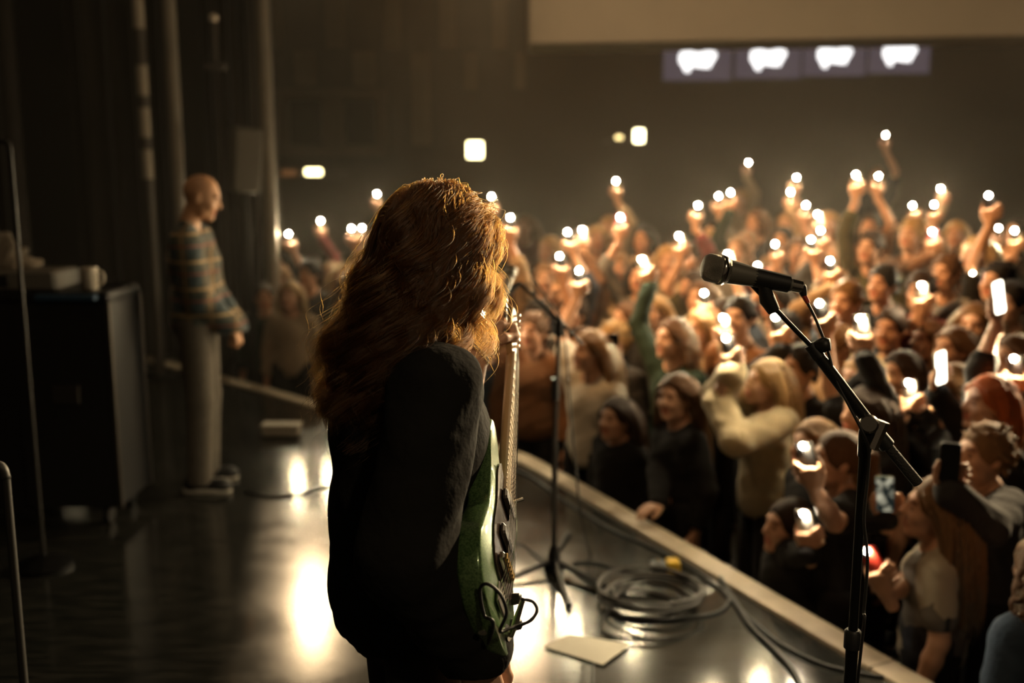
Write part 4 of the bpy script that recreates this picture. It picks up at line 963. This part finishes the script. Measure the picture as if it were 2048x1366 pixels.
for l, w, n in ((-.004, .02, -.022), (.462, .148, -.022)): MB().tube([gpr(l, w, n), gpr(l - .012 if l < .1 else l + .01, w + (.0 if l < .1 else .006), n)], [.004, .008], 10).build('strap_button', chrome, ge_)
# instrument cable: plug, loop out to the right, back under the body and down to the floor
plug = gp(.05, -.09, .01); rubber = mat('rubber_black', (.012, .012, .012), .5)
cab = empty('instrument_cable', tuple(plug)); tag(cab, 'black cable looping from the green guitar with a metal plug', 'cable')
q1 = P(1046, 1199, 1.80) - plug; MB().tube([np.zeros(3), q1 * .5, q1], [.0055, .0065, .0045], 10).build('plug', chrome, cab, auto=40)
pts = [q1] + [P(u, v, d) - plug for u, v, d in ((1066, 1204, 1.8), (1074, 1222, 1.79), (1058, 1243, 1.78), (1022, 1256, 1.75), (1000, 1262, 1.73), (1013, 1225, 1.71), (1000, 1188, 1.70), (975, 1168, 1.70), (960, 1180, 1.72), (968, 1230, 1.74), (985, 1262, 1.76))] + [np.array([-.10, 1.90, .72]) - plug, np.array([-.16, 1.93, .40]) - plug, np.array([-.16, 1.95, .012]) - plug, np.array([.2, 2.2, .006]) - plug]
MB().tube(spline(pts, 8), .0032, 8).build('cord', rubber, cab, smooth=True)

# ------------------------------------------------------------------ bandmate at the left of the stage
def plaid():
    m, nt, out = newmat('plaid_flannel'); L = nt.links.new; b = N(nt, 'ShaderNodeBsdfPrincipled'); b.inputs['Roughness'].default_value = .9; b.inputs['Sheen Weight'].default_value = .2
    tc = N(nt, 'ShaderNodeTexCoord'); col = None
    sx = N(nt, 'ShaderNodeSeparateXYZ'); L(tc.outputs['Object'], sx.inputs[0])
    def band(src, period, phase, width):
        a = N(nt, 'ShaderNodeMath', operation='MULTIPLY_ADD'); a.inputs[1].default_value = 1 / period; a.inputs[2].default_value = phase; L(src, a.inputs[0])
        f = N(nt, 'ShaderNodeMath', operation='FRACT'); L(a.outputs[0], f.inputs[0]); l = N(nt, 'ShaderNodeMath', operation='LESS_THAN'); l.inputs[1].default_value = width; L(f.outputs[0], l.inputs[0]); return l.outputs[0]
    prev = (.055, .065, .055, 1)
    for src, per, ph, wd, c in ((sx.outputs[2], .15, .0, .5, (.05, .075, .085, 1)), (sx.outputs[1], .12, .3, .45, (.10, .09, .065, 1)), (sx.outputs[2], .15, .2, .1, (.36, .25, .13, 1)), (sx.outputs[1], .12, .1, .08, (.30, .2, .1, 1)), (sx.outputs[2], .15, .62, .07, (.24, .08, .05, 1))):
        mxx = N(nt, 'ShaderNodeMix', data_type='RGBA'); L(band(src, per, ph, wd), mxx.inputs['Factor'])
        if col is None: mxx.inputs['A'].default_value = prev
        else: L(col, mxx.inputs['A'])
        mxx.inputs['B'].default_value = c; col = mxx.outputs['Result']
    L(col, b.inputs['Base Color']); L(b.outputs[0], out.inputs[0]); return m
mroot = np.append(G(412, 972)[:2], 0.0); mfd = unit((1.0, .12)); md = np.array([mfd[0], mfd[1], 0]); mr = np.array([mfd[1], -mfd[0], 0])
hz = .93
wR = mroot + md * .20 + mr * .05 + np.array([0, 0, hz + .0]); wL = mroot + md * .21 - mr * .05 + np.array([0, 0, hz - .01])
me_, minfo = person('man with a shaved head in a plaid flannel shirt standing at stage left', mroot, 1.80, mfd, skin_mat('skin_warm', (.62, .36, .21)), None, None, plaid(), 'long',
       {'R': dict(w=wR, x=unit(md * .25 - mr * .35 + np.array([0, 0, -.9])), y=unit(-md), grip='fist', pole=-md + mr * .5), 'L': dict(w=wL, x=unit(md * .25 + mr * .35 + np.array([0, 0, -.9])), y=unit(-md), grip='fist', pole=-md - mr * .5)},
       1, head_yaw=0, head_pitch=-.32, male=True, loose=.02, hem=.86, trouser_mat=cloth('grey_trousers', (.13, .115, .095), bump=.3), shoes=True, head_off=(0, .06))

# ------------------------------------------------------------------ microphone stands
def mic(parent_label, a, b, group=None, body=None):
    """a grille tip, b tail"""
    a = np.array(a); b = np.array(b); d = unit(b - a); L = float(np.linalg.norm(b - a)); e = empty('microphone', tuple(a)); tag(e, parent_label, 'microphone', group)
    k = L / .185
    MB().tube([d * t * k for t in (0, .003, .010, .030, .040, .046)], [r * k for r in (.012, .020, .0245, .0255, .024, .023)], 24).build('grille', mat('mic_grille', (.42, .39, .33), .42, .6, bump=1.0, bscale=700), e, smooth=True)
    MB().tube([d * t * k for t in (.030, .034, .040)], [r * k for r in (.0262, .0268, .0262)], 24).build('grille_ring', chrome, e, smooth=True)
    MB().tube([d * t * k for t in (.046, .050, .105, .150, .165)], [r * k for r in (.0215, .0212, .0165, .0125, .0122)], 24).build('mic_body', body or mat('mic_body', (.16, .15, .125), .4, .3), e, auto=40)
    MB().tube([d * t * k for t in (.165, .185)], [.0115 * k, .011 * k], 20).build('connector', chrome, e, auto=40)
    return e
def tripod(parent, base, hub_z, org, reach=.3):
    b = np.array(base)
    for k in range(3):
        a = math.radians(40 + 120 * k); t = b + np.array([math.cos(a) * reach, math.sin(a) * reach, .012])
        lg = MB().tube([b + np.array([0, 0, hub_z]) - org, t - org], .0095, 8).build('leg', black_metal, parent); MB().tube([t - org, t + (t - b) * .08 - org], .013, 8).build('rubber_foot', rubber, lg)
# right stand (in focus)
bA = P(1512, 578, 1.95); bJ = P(1622, 692, 1.955); bC = P(1738, 848, 1.96); bG = P(1768, 884, 1.965); bE = P(1836, 966, 1.97)
top_ = P(1729, 884, 1.97); foot = np.array([top_[0], top_[1], 0]); st = empty('microphone_stand', tuple(foot)); tag(st, 'black boom microphone stand in focus at right', 'microphone stand')
r = lambda *p: [np.array(q) - foot for q in p]
MB().tube(r(foot + np.array([0, 0, .12]), foot + np.array([0, 0, .86])), .0125, 16).build('lower_tube', black_metal, st, auto=40)
MB().tube(r(foot + np.array([0, 0, .84]), foot + np.array([0, 0, .875]), foot + np.array([0, 0, .88])), [.017, .017, .013], 16).build('height_clutch', rubber, st, auto=40)
MB().tube(r(foot + np.array([0, 0, .86]), top_), .0095, 14).build('upper_tube', black_metal, st, auto=40)
MB().tube(r(top_ - np.array([0, 0, .03]), top_ + (bC - top_) * .5, bC), [.012, .016, .015], 12).build('swivel', black_metal, st, auto=40)
f_ = unit(CAMP - bC); MB().tube(r(bC - f_ * .014, bC + f_ * .02, bC + f_ * .026), [.019, .019, .015], 18).build('boom_clutch', mat('dark_chrome', (.35, .33, .3), .3, 1.0), st, auto=40)
MB().tube(r(top_ + np.array([.012, -.01, -.01]), top_ + np.array([.03, -.012, .045])), [.012, .014], 8).build('swivel_plate', chrome, st, auto=40)
MB().tube(r(bA + (bA - bJ) * .1, bJ), .0052, 10).build('boom_rod', black_metal, st, auto=40)
MB().tube(r(bJ - (bC - bJ) * .02, bJ + (bC - bJ) * .14), [.012, .013], 12).build('boom_joint', rubber, st, auto=40)
k_ = bJ + np.array([.022, -.01, .004]); MB().tube(r(bJ, k_, k_ + (k_ - bJ) * .5), [.006, .016, .012], 12).build('boom_knob', rubber, st, smooth=True)
MB().tube(r(bJ + (bC - bJ) * .1, bG), .0118, 16).build('boom_tube', mat('boom_black', (.02, .02, .019), .35, .4), st, auto=40)
MB().tube(r(bG - (bE - bG) * .22, bG - (bE - bG) * .2, bG + (bE - bG) * .1, bG + (bE - bG) * .12), [.0125, .0155, .0155, .0125], 16).build('boom_collar', rubber, st, auto=40)
MB().tube(r(bG, bE), [.0105, .0110], 16).build('boom_grip', mat('grip_foam', (.03, .028, .026), .7, bump=.6, bscale=300), st, auto=40)
tripod(st, foot, .13, foot)
m0 = P(1405, 532, 1.92); m1 = P(1602, 574, 1.95)
mic('dark handheld microphone in its clip on the right boom stand', m0, m1)
cl_c = m0 + (m1 - m0) * .62; cd = unit(m1 - m0); cu_ = np.array([0, 0, -1.0])
MB().tube(r(cl_c - cd * .03, cl_c + cd * .05), [.0195, .0175], 18).build('mic_clip', rubber, st, auto=40)
MB().tube(r(cl_c + cu_ * .012 + cd * .0, P(1535, 600, 1.95), P(1548, 622, 1.955)), [.012, .016, .0125], 12).build('clip_joint', rubber, st, auto=40)
xl = empty('microphone_cable', tuple(m1)); tag(xl, 'thin black cable with a red boot running down the right stand', 'cable')
rr = lambda p: np.array(p) - m1
MB().tube([rr(m1), rr(P(1604, 577, 1.95)), rr(P(1608, 592, 1.95))], [.010, .0095, .006], 12).build('cable_plug', rubber, xl, auto=40)
MB().tube([rr(P(1606, 588, 1.95)), rr(P(1616, 606, 1.95))], [.0058, .0045], 10).build('cable_boot', mat('boot_red', (.45, .06, .03), .4), xl)
MB().tube(spline([rr(P(u, v, d)) for u, v, d in ((1612, 600, 1.95), (1632, 640, 1.95), (1655, 700, 1.95), (1672, 760, 1.95), (1700, 815, 1.945), (1728, 870, 1.94), (1738, 905, 1.95), (1735, 960, 1.955), (1728, 1040, 1.955), (1735, 1120, 1.955), (1728, 1220, 1.955), (1722, 1300, 1.955))] + [rr(foot + np.array([-.03, -.03, .25])), rr(foot + np.array([-.1, .1, .006])), rr(foot + np.array([-.2, .6, .006]))], 6), .0030, 8).build('cord', rubber, xl, smooth=True)

# centre stand (further up-stage)
cb = np.append(G(1108, 1140)[:2], 0.0); cdp = float(np.dot(cb + np.array([0, 0, 1.1]) - CAMP, _F)); cs = empty('microphone_stand', tuple(cb)); tag(cs, 'tall straight microphone stand with boom at centre stage', 'microphone stand')
ctop = np.array([cb[0] + .015, cb[1], 1.13]); r2 = lambda *p: [np.array(q) - cb for q in p]
MB().tube(r2(cb + np.array([0, 0, .06]), cb + np.array([0, 0, .62])), .013, 12).build('lower_tube', mat('stand_grey', (.09, .085, .08), .4, .7), cs, auto=40)
MB().tube(r2(cb + np.array([0, 0, .80]), cb + np.array([0, 0, .90])), .018, 12).build('height_clutch', rubber, cs, auto=40)
MB().tube(r2(cb + np.array([0, 0, .6]), ctop), .010, 12).build('upper_tube', mat('stand_grey', (.09, .085, .08), .4, .7), cs, auto=40)
bt = P(1040, 566, 4.42); bb = P(1180, 690, 4.44); mid = bt + (bb - bt) * .62; mid = ctop + np.array([0, 0, .01])
MB().tube(r2(bt, ctop + np.array([.02, 0, .01]), P(1165, 690, 4.42)), .008, 10).build('boom_rod', black_metal, cs, auto=40)
MB().tube(r2(ctop - np.array([0, 0, .04]), ctop + np.array([0, 0, .03])), .02, 12).build('swivel', rubber, cs, auto=40)
MB().tube(r2(bt, P(1026, 575, 4.4), P(1012, 590, 4.4)), [.01, .018, .02], 10).build('mic_clip', rubber, cs, auto=40)
MB().tube(r2(cb, cb + np.array([0, 0, .012]), cb + np.array([0, 0, .05]), cb + np.array([0, 0, .12])), [.05, .05, .032, .016], 12).build('hub', black_metal, cs, auto=40)
for (u, v) in ((1236, 1192), (1000, 1172), (1215, 1192), (1135, 1210)):
    t = np.append(G(u, v)[:2], .012); lg = MB().tube(r2(cb + np.array([0, 0, .05]), t), .011, 8).build('leg', black_metal, cs); MB().tube(r2(t, t + unit(t - cb) * .035), .016, 8).build('rubber_foot', rubber, lg)
kb = G(1136, 1118); MB().tube(r2(cb + np.array([.02, .02, .08]), np.append(kb[:2], .12)), [.01, .02], 8).build('leg_knob', rubber, cs, auto=40)
mic('pale microphone toned as if brightly lit on the centre stand beside the guitarist', P(1026, 532, 4.36), P(1000, 612, 4.33), None, mat('mic_painted_lit', (.8, .76, .68), .4, .2))  # strong light on this mic is put into its pale body colour
cc = empty('microphone_cable', tuple(cb)); tag(cc, 'thin cable hanging slack beside the centre microphone stand', 'cable')
MB().tube(spline([P(u, v, d) - cb for u, v, d in ((1060, 545, 4.4), (1090, 590, 4.4), (1122, 640, 4.4), (1132, 700, 4.38), (1140, 800, 4.36), (1150, 920, 4.34), (1162, 1030, 4.3))] + [np.append(G(u, v)[:2], .006) - cb for u, v in ((1180, 1110), (1215, 1170), (1262, 1200))], 8), .0045, 8).build('cord', rubber, cc, smooth=True)

# ------------------------------------------------------------------ cables and small things on the stage floor
def floor_cable(label, px, rad, z=.006, m=rubber, name='floor_cable'):
    pts = [np.append(G(u, v)[:2], z) for u, v in px]; o0 = pts[0]
    o = MB().tube(spline([p - o0 for p in pts], 10), rad, 8).build(name, m, None, smooth=True); o.location = tuple(o0); return tag(o, label, 'cable')
floor_cable('long black cable running along the stage edge', [(985, 925), (1060, 955), (1140, 1010), (1230, 1065), (1330, 1110), (1400, 1150), (1450, 1190), (1500, 1240), (1560, 1290), (1640, 1330), (1720, 1350), (1800, 1362)], .008)
floor_cable('thick black cable curving toward the bottom edge of the stage', [(1440, 1160), (1475, 1215), (1500, 1255), (1545, 1300), (1585, 1345), (1605, 1385)], .010, .010)
floor_cable('black cable lying between centre stand and floor coil', [(1145, 1128), (1190, 1128), (1240, 1142), (1300, 1150), (1360, 1156), (1420, 1170), (1458, 1195), (1440, 1225), (1380, 1238), (1300, 1243), (1235, 1236)], .007)
floor_cable('thin cable running under the paper sheet', [(1225, 1210), (1205, 1240), (1195, 1270), (1188, 1320), (1186, 1372)], .003, .003)
floor_cable('dark cable across the floor behind the guitarist', [(490, 985), (540, 995), (600, 990), (650, 975), (720, 965)], .008)
floor_cable('thin cable beneath the guitar body on the bright floor', [(1010, 1085), (1045, 1092), (1075, 1115), (1100, 1135)], .004)
cc0 = np.append(G(1296, 1208)[:2], 0); coil = empty('cable_coil', tuple(cc0)); tag(coil, 'heap of coiled grey cable on the stage floor by the edge', 'cable coil')
for k in range(7):
    g = np.random.default_rng(k); a0 = g.uniform(0, 6.28); rx_, ry_ = .15 + .012 * k + g.uniform(-.02, .02), .13 + .01 * k; cxy = g.uniform(-.03, .03, 2)
    MB().tube([(cxy[0] + rx_ * math.cos(a0 + t) * (1 + .06 * math.sin(3 * t + k)), cxy[1] + ry_ * math.sin(a0 + t), .008 + .013 * k + .006 * math.sin(2 * t + k)) for t in np.linspace(0, 6.28, 40)], .0075, 8).build('cable_loop', mat('coil_grey', (.05, .045, .04), .5), coil, smooth=True)
q = [G(u, v, .007) for u, v in ((1085, 1293), (1140, 1268), (1264, 1290), (1206, 1330))]; o0 = q[0]
V = [];
for i in range(9):
    for j in range(9):
        s_, t_ = i / 8, j / 8; p = (q[0] * (1 - s_) + q[3] * s_) * (1 - t_) + (q[1] * (1 - s_) + q[2] * s_) * t_; p = p - o0; p[2] = .001 + .006 * math.sin(s_ * 2.6) * math.sin(t_ * 3) + (.012 * max(0, s_ + t_ - 1.6)); V.append(p)
V += [v - np.array([0, 0, .0008]) for v in V]
Fc = [(i * 9 + j, (i + 1) * 9 + j, (i + 1) * 9 + j + 1, i * 9 + j + 1) for i in range(8) for j in range(8)]; Fc += [tuple(81 + k for k in f[::-1]) for f in Fc]
o = MB().add(V, Fc).build('paper_sheet', mat('paper', (.85, .8, .68), .8, noise=.05, nscale=30), None, smooth=True); o.location = tuple(o0); tag(o, 'white set-list sheet lying on the floor by the guitarist', 'paper')
pd = np.append(G(1332, 1150)[:2], 0); pe = empty('effects_pedal', tuple(pd)); tag(pe, 'small yellow and black box on the floor near the stage edge', 'pedal')
MB().box((-.035, 0, .03), (.07, .075, .06), bev=.006).build('pedal_base', mat('pedal_black', (.015, .015, .015), .4), pe); MB().box((.03, 0, .036), (.06, .078, .072), bev=.006).build('pedal_cover', mat('pedal_yellow', (.75, .48, .03), .45), pe)
MB().tube([(-.04, 0, .06), (-.04, 0, .075)], .012, 12).build('footswitch', chrome, pe)
pb = np.append(G(560, 876)[:2], 0); pe = empty('floor_box', tuple(pb)); tag(pe, 'low pale box on the far stage floor behind the guitarist', 'box')
MB().box((0, .06, .042), (.26, .12, .07), bev=.012).build('box_body', mat('box_pale', (.33, .28, .22), .6, noise=.2, nscale=12), pe); MB().box((0, .06, .082), (.27, .13, .014), bev=.004).build('box_lid', mat('box_lid', (.40, .35, .27), .6), pe)
for sx_ in (-.1, .1): MB().box((sx_, .06, .004), (.03, .1, .008)).build('box_foot', rubber, pe)
# hand and dark phone resting on the stage edge belongs to the small fan
hd = G(1604, 1212, .02)

# ------------------------------------------------------------------ stage-left equipment in the dark
caseM = mat('case_black', (.009, .0085, .0085), .6, spec=.15, bump=.2, bscale=200); alu = mat('case_aluminium', (.12, .11, .10), .45, 1.0)
c0 = np.array([-2.50, 5.12, 0.0]); fc = empty('flight_case', tuple(c0)); tag(fc, 'tall black flight case with metal edges at far left', 'case')
MB().box((0, 0, .635), (.98, .42, 1.07), bev=.01).build('case_body', caseM, fc); MB().box((0, 0, 1.195), (.99, .43, .05), bev=.008).build('case_lid', caseM, fc)
for sx_ in (-.49, .49):
    for sy_ in (-.21, .21): MB().box((sx_, sy_, .635), (.025, .025, 1.07), bev=.004).build('corner_edge', alu, fc)
for sx_ in (-.25, .25): MB().box((sx_, -.215, .7), (.14, .012, .10), bev=.004).build('latch', alu, fc)
for sx_ in (-.4, .4):
    for sy_ in (-.15, .15): MB().tube([(sx_ - .015, sy_, .05), (sx_ + .015, sy_, .05)], .05, 14).build('caster', rubber, fc)
o = MB().box((0, 0, 0), (.30, .05, .03), bev=.006).build('blue_strip', mat('blue_cover', (.03, .075, .14), .5), None); o.location = (c0[0] + .30, c0[1] - .24, 1.195); tag(o, 'narrow blue strip along the front of the flight case', 'strip')
kb_ = empty('mixer', (c0[0] - .08, c0[1] - .05, 1.221)); tag(kb_, 'slim silver-framed device lying on the flight case', 'device')
MB().box((0, 0, .05), (.62, .3, .1), bev=.012).build('device_body', mat('device_grey', (.2, .185, .16), .45), kb_); MB().box((-.1, -.152, .05), (.36, .006, .06), bev=.002).build('device_panel', caseM, kb_)
for k in range(6): MB().tube([(-.22 + .05 * k, -.155, .05), (-.22 + .05 * k, -.17, .05)], .01, 10).build('device_knob', alu, kb_)
mg = P(180, 560, 5.02); cu2 = empty('mug', (mg[0], mg[1], 1.221)); tag(cu2, 'white cup standing on the flight case at the left', 'cup')
MB().tube([(0, 0, 0), (0, 0, .005), (0, 0, .11), (0, 0, .112), (0, 0, .02)], [.034, .038, .042, .037, .033], 18).build('cup_body', mat('cup_white', (.62, .56, .46), .5), cu2, auto=50)
MB().tube(spline([(.04, 0, .09), (.065, 0, .085), (.07, 0, .055), (.06, 0, .03), (.038, 0, .025)], 4), .006, 8).build('cup_handle', mat('cup_white', (.62, .56, .46), .5), cu2, smooth=True)
tw = empty('towel', (-2.68, 5.10, 1.315)); tag(tw, 'crumpled pale towel draped over the device at far left', 'towel')
v_ = Vol((-.3, -.15, 0), (.35, .15, .4), .012)
for k in range(16): g = np.random.default_rng(100 + k); x_ = -.2 + .028 * k; v_.cone((x_, g.uniform(-.08, .0), .01), (x_ + .02, g.uniform(-.02, .08), max(.03, .30 - abs(x_ + .1) * .9) * g.uniform(.8, 1.1)), .03, .022, k=.03)
V, Q = v_.mesh(); mesh_np('cloth', V, Q, cloth('towel', (.30, .26, .21)), tw)
for (u, v, lab) in ((112, 836, 'small white bottle on the floor, left of its pair'), (206, 812, 'small white bottle on the floor, right of its pair')):
    p = np.append(G(u, v)[:2], 0); b_ = empty('water_bottle', tuple(p)); tag(b_, lab, 'bottle', 'bottles on the dark stage floor')
    MB().tube([(0, 0, 0), (0, 0, .01), (0, 0, .10), (0, 0, .13), (0, 0, .145)], [.025, .03, .03, .014, .012], 14).build('bottle_body', mat('bottle_white', (.5, .46, .4), .3), b_, auto=50); MB().tube([(0, 0, .145), (0, 0, .165)], .014, 12).build('bottle_cap', mat('bottle_cap', (.6, .56, .5), .4), b_, auto=40)
# amplifier stack front at the far left
ap = np.array([-3.15, 6.1, 0.0]); am = empty('amplifier', tuple(ap)); tag(am, 'dark guitar amplifier with a row of knobs at far left', 'amplifier')
MB().box((0, 0, .43), (.72, .32, .82), bev=.015).build('cabinet', caseM, am); MB().box((0, -.165, .36), (.64, .012, .58), bev=.004).build('grille_cloth', mat('grille_cloth', (.035, .03, .027), .9, bump=.6, bscale=300), am); MB().box((0, -.166, .74), (.64, .014, .09), bev=.003).build('control_panel', mat('amp_panel', (.05, .045, .04), .4), am)
for k in range(8): MB().tube([(-.26 + .07 * k, -.17, .74), (-.26 + .07 * k, -.19, .74)], .013, 10).build('amp_knob', mat('knob_cream', (.5, .45, .36), .4), am, auto=40)
for sx_ in (-.3, .3): MB().tube([(sx_, 0, 0), (sx_, 0, .03)], .03, 10).build('amp_foot', rubber, am)
# poles, drapes, loudspeaker in the wing
pole_m = mat('wing_pole', (.24, .21, .17), .5, noise=.2, nscale=6)
def pole(lab, ub, y, rad, z1, dark=False, tape=()):
    x = (ub - 1024) / FPX * y / math.cos(PITCH) * 1.0; r0 = CAMP + ray(ub, 345) * y; x = r0[0]; p = np.array([x, r0[1], 0]); e = empty('wing_pole', tuple(p)); tag(e, lab, 'pole', 'poles in the stage wing')
    MB().tube([(0, 0, 0), (0, 0, z1)], rad, 14).build('pole_tube', pole_m if not dark else mat('wing_pole_dark', (.07, .06, .05), .6), e, auto=40); MB().tube([(0, 0, 0), (0, 0, .02), (0, 0, .025)], [.14, .14, .05], 18).build('pole_base', black_metal, e, auto=40)
    for z in tape: MB().tube([(0, 0, z), (0, 0, z + .25)], rad * 1.04, 14).build('tape_band', mat('tape_pale', (.40, .35, .28), .6), e, auto=40)
pole('pale banded pole at the left of the wing', 296, 8.6, .045, 6.5, True, (1.75, 2.1, 2.45, 3.0))
pole('plain pole second from the left, above the shaved-headed man', 356, 8.8, .055, 6.5)
pole('plain grey pole right of the loudspeaker', 538, 9.2, .062, 6.5)
def drape(lab, x0, x1, y, z0, z1, n, m, depth=.12):
    ss = np.linspace(0, 1, n * 8 + 1); zz = np.linspace(0, 1, 14); V = []
    for z in zz:
        for s_ in ss: V.append(((x1 - x0) * s_, depth * math.sin(s_ * n * 2 * math.pi) * (.7 + .3 * math.sin(z * 4 + s_ * 9)), z0 + (z1 - z0) * z))
    w_ = len(ss); V2 = [(a, b + .02, c) for a, b, c in V]; k = len(V)
    Fc = [(i * w_ + j, i * w_ + j + 1, (i + 1) * w_ + j + 1, (i + 1) * w_ + j) for i in range(13) for j in range(w_ - 1)]; Fc += [tuple(k + q for q in f[::-1]) for f in Fc]
    o = MB().add(V + V2, Fc).build('stage_drape', m, None, smooth=True); o.location = (x0, y, 0); return tag(o, lab, 'curtain', 'wing drapes')
dm = mat('drape_velvet', (.028, .022, .017), .95, sheen=.4, noise=.3, nscale=5)
drape('heavy black stage drape hanging at far left', -7.0, -4.3, 8.9, .02, 7, 8, dm); drape('narrow dark drape between the first two wing poles', -4.2, -3.2, 9.7, .02, 7, 4, dm); drape('dark drape behind the loudspeaker', -3.2, -2.45, 10.6, -.6, 7, 4, dm)
sp_ = P(489, 320, 8.9); sc_ = np.array([sp_[0], sp_[1], 0.0]); ls = empty('loudspeaker', tuple(sc_)); tag(ls, 'grey loudspeaker on a stand left of the grey pole', 'loudspeaker'); zc = float(sp_[2])
Rt = np.array(Matrix.Rotation(math.radians(5), 3, 'Y') @ Matrix.Rotation(math.radians(28), 3, 'Z'))
MB().box((0, 0, zc), (.25, .28, .58), Rt, .03).build('speaker_cabinet', mat('speaker_grey', (.13, .115, .09), .6, bump=.2, bscale=150), ls, auto=40)
MB().box(np.array((0, 0, zc)) + Rt @ np.array((0, -.145, 0)), (.22, .012, .54), Rt, .005).build('speaker_grille', mat('speaker_grille', (.16, .14, .11), .6, bump=.8, bscale=400), ls)
MB().tube([(0, 0, 0), (0, 0, zc - .28)], .022, 12).build('speaker_pole', black_metal, ls, auto=40)
for k in range(3): a = math.radians(20 + 120 * k); MB().tube([(0, 0, .35), (.38 * math.cos(a), .38 * math.sin(a), .012)], .014, 8).build('leg', black_metal, ls)
# small lamps and stands at the far left
lp = P(427, 36, 8.4); e = empty('hanging_lamp', tuple(lp)); tag(e, 'small pale round lamp hanging in the dark wing', 'lamp'); MB().tube([(0, 0, -.035), (0, 0, -.02), (0, 0, .02), (0, 0, .035)], [.012, .036, .036, .012], 14).build('globe', mat('globe_pale', (.7, .62, .5), .4), e, smooth=True); MB().tube([(0, 0, -.36), (0, 0, -.03)], .018, 8).build('rod', mat('wing_pole_dark', (.07, .06, .05), .6), e); MB().tube([(0, 0, .03), (0, 0, 3.5)], .006, 6).build('wire', black_metal, e); MB().box((0, 0, -.4), (.18, .08, .05), bev=.01).build('yoke', mat('wing_pole_dark', (.07, .06, .05), .6), e)
for (u, vt, d, lab) in ((20, 300, 4.3, 'thin dark microphone stand at the upper left edge'), (12, 958, 2.35, 'short stand at the lower left edge')):
    t = P(u, vt, d); p = np.array([t[0], t[1], 0.0]); e = empty('microphone_stand', tuple(p)); tag(e, lab, 'microphone stand')
    MB().tube([(0, 0, .05), (0, 0, t[2])], .010, 10).build('tube', mat('stand_dark', (.025, .024, .022), .5, .3), e, auto=40); MB().tube([(0, 0, 0), (0, 0, .02), (0, 0, .06)], [.13, .13, .02], 20).build('round_base', black_metal, e, auto=40)
    MB().tube(spline([(0, 0, t[2]), (-.01, 0, t[2] + .03), (-.05, 0, t[2] + .035), (-.09, 0, t[2] + .0)], 4), [.012] * 13, 8).build('gooseneck', mat('stand_dark', (.025, .024, .022), .5, .3), e, smooth=True)

# ------------------------------------------------------------------ haze in the hall
for nm, dens, c, sz, lab in (('haze', .0095, (4.6, 13.4, 3.7), (22.8, 14.6, 9.3), 'warm haze hanging over the crowd'),):
    hzm, nt, out = newmat('stage_haze'); vs_ = N(nt, 'ShaderNodeVolumeScatter'); vs_.inputs['Color'].default_value = (1, .93, .82, 1); vs_.inputs['Density'].default_value = dens; vs_.inputs['Anisotropy'].default_value = .35
    nt.links.new(vs_.outputs[0], out.inputs['Volume'])
    hzo = MB().box(c, sz).build(nm, hzm); hzo['kind'] = 'stuff'; hzo['label'] = lab
dup = {k: v for k, v in LABELS.items() if len(v) > 1}; print('DUP LABELS', dup)
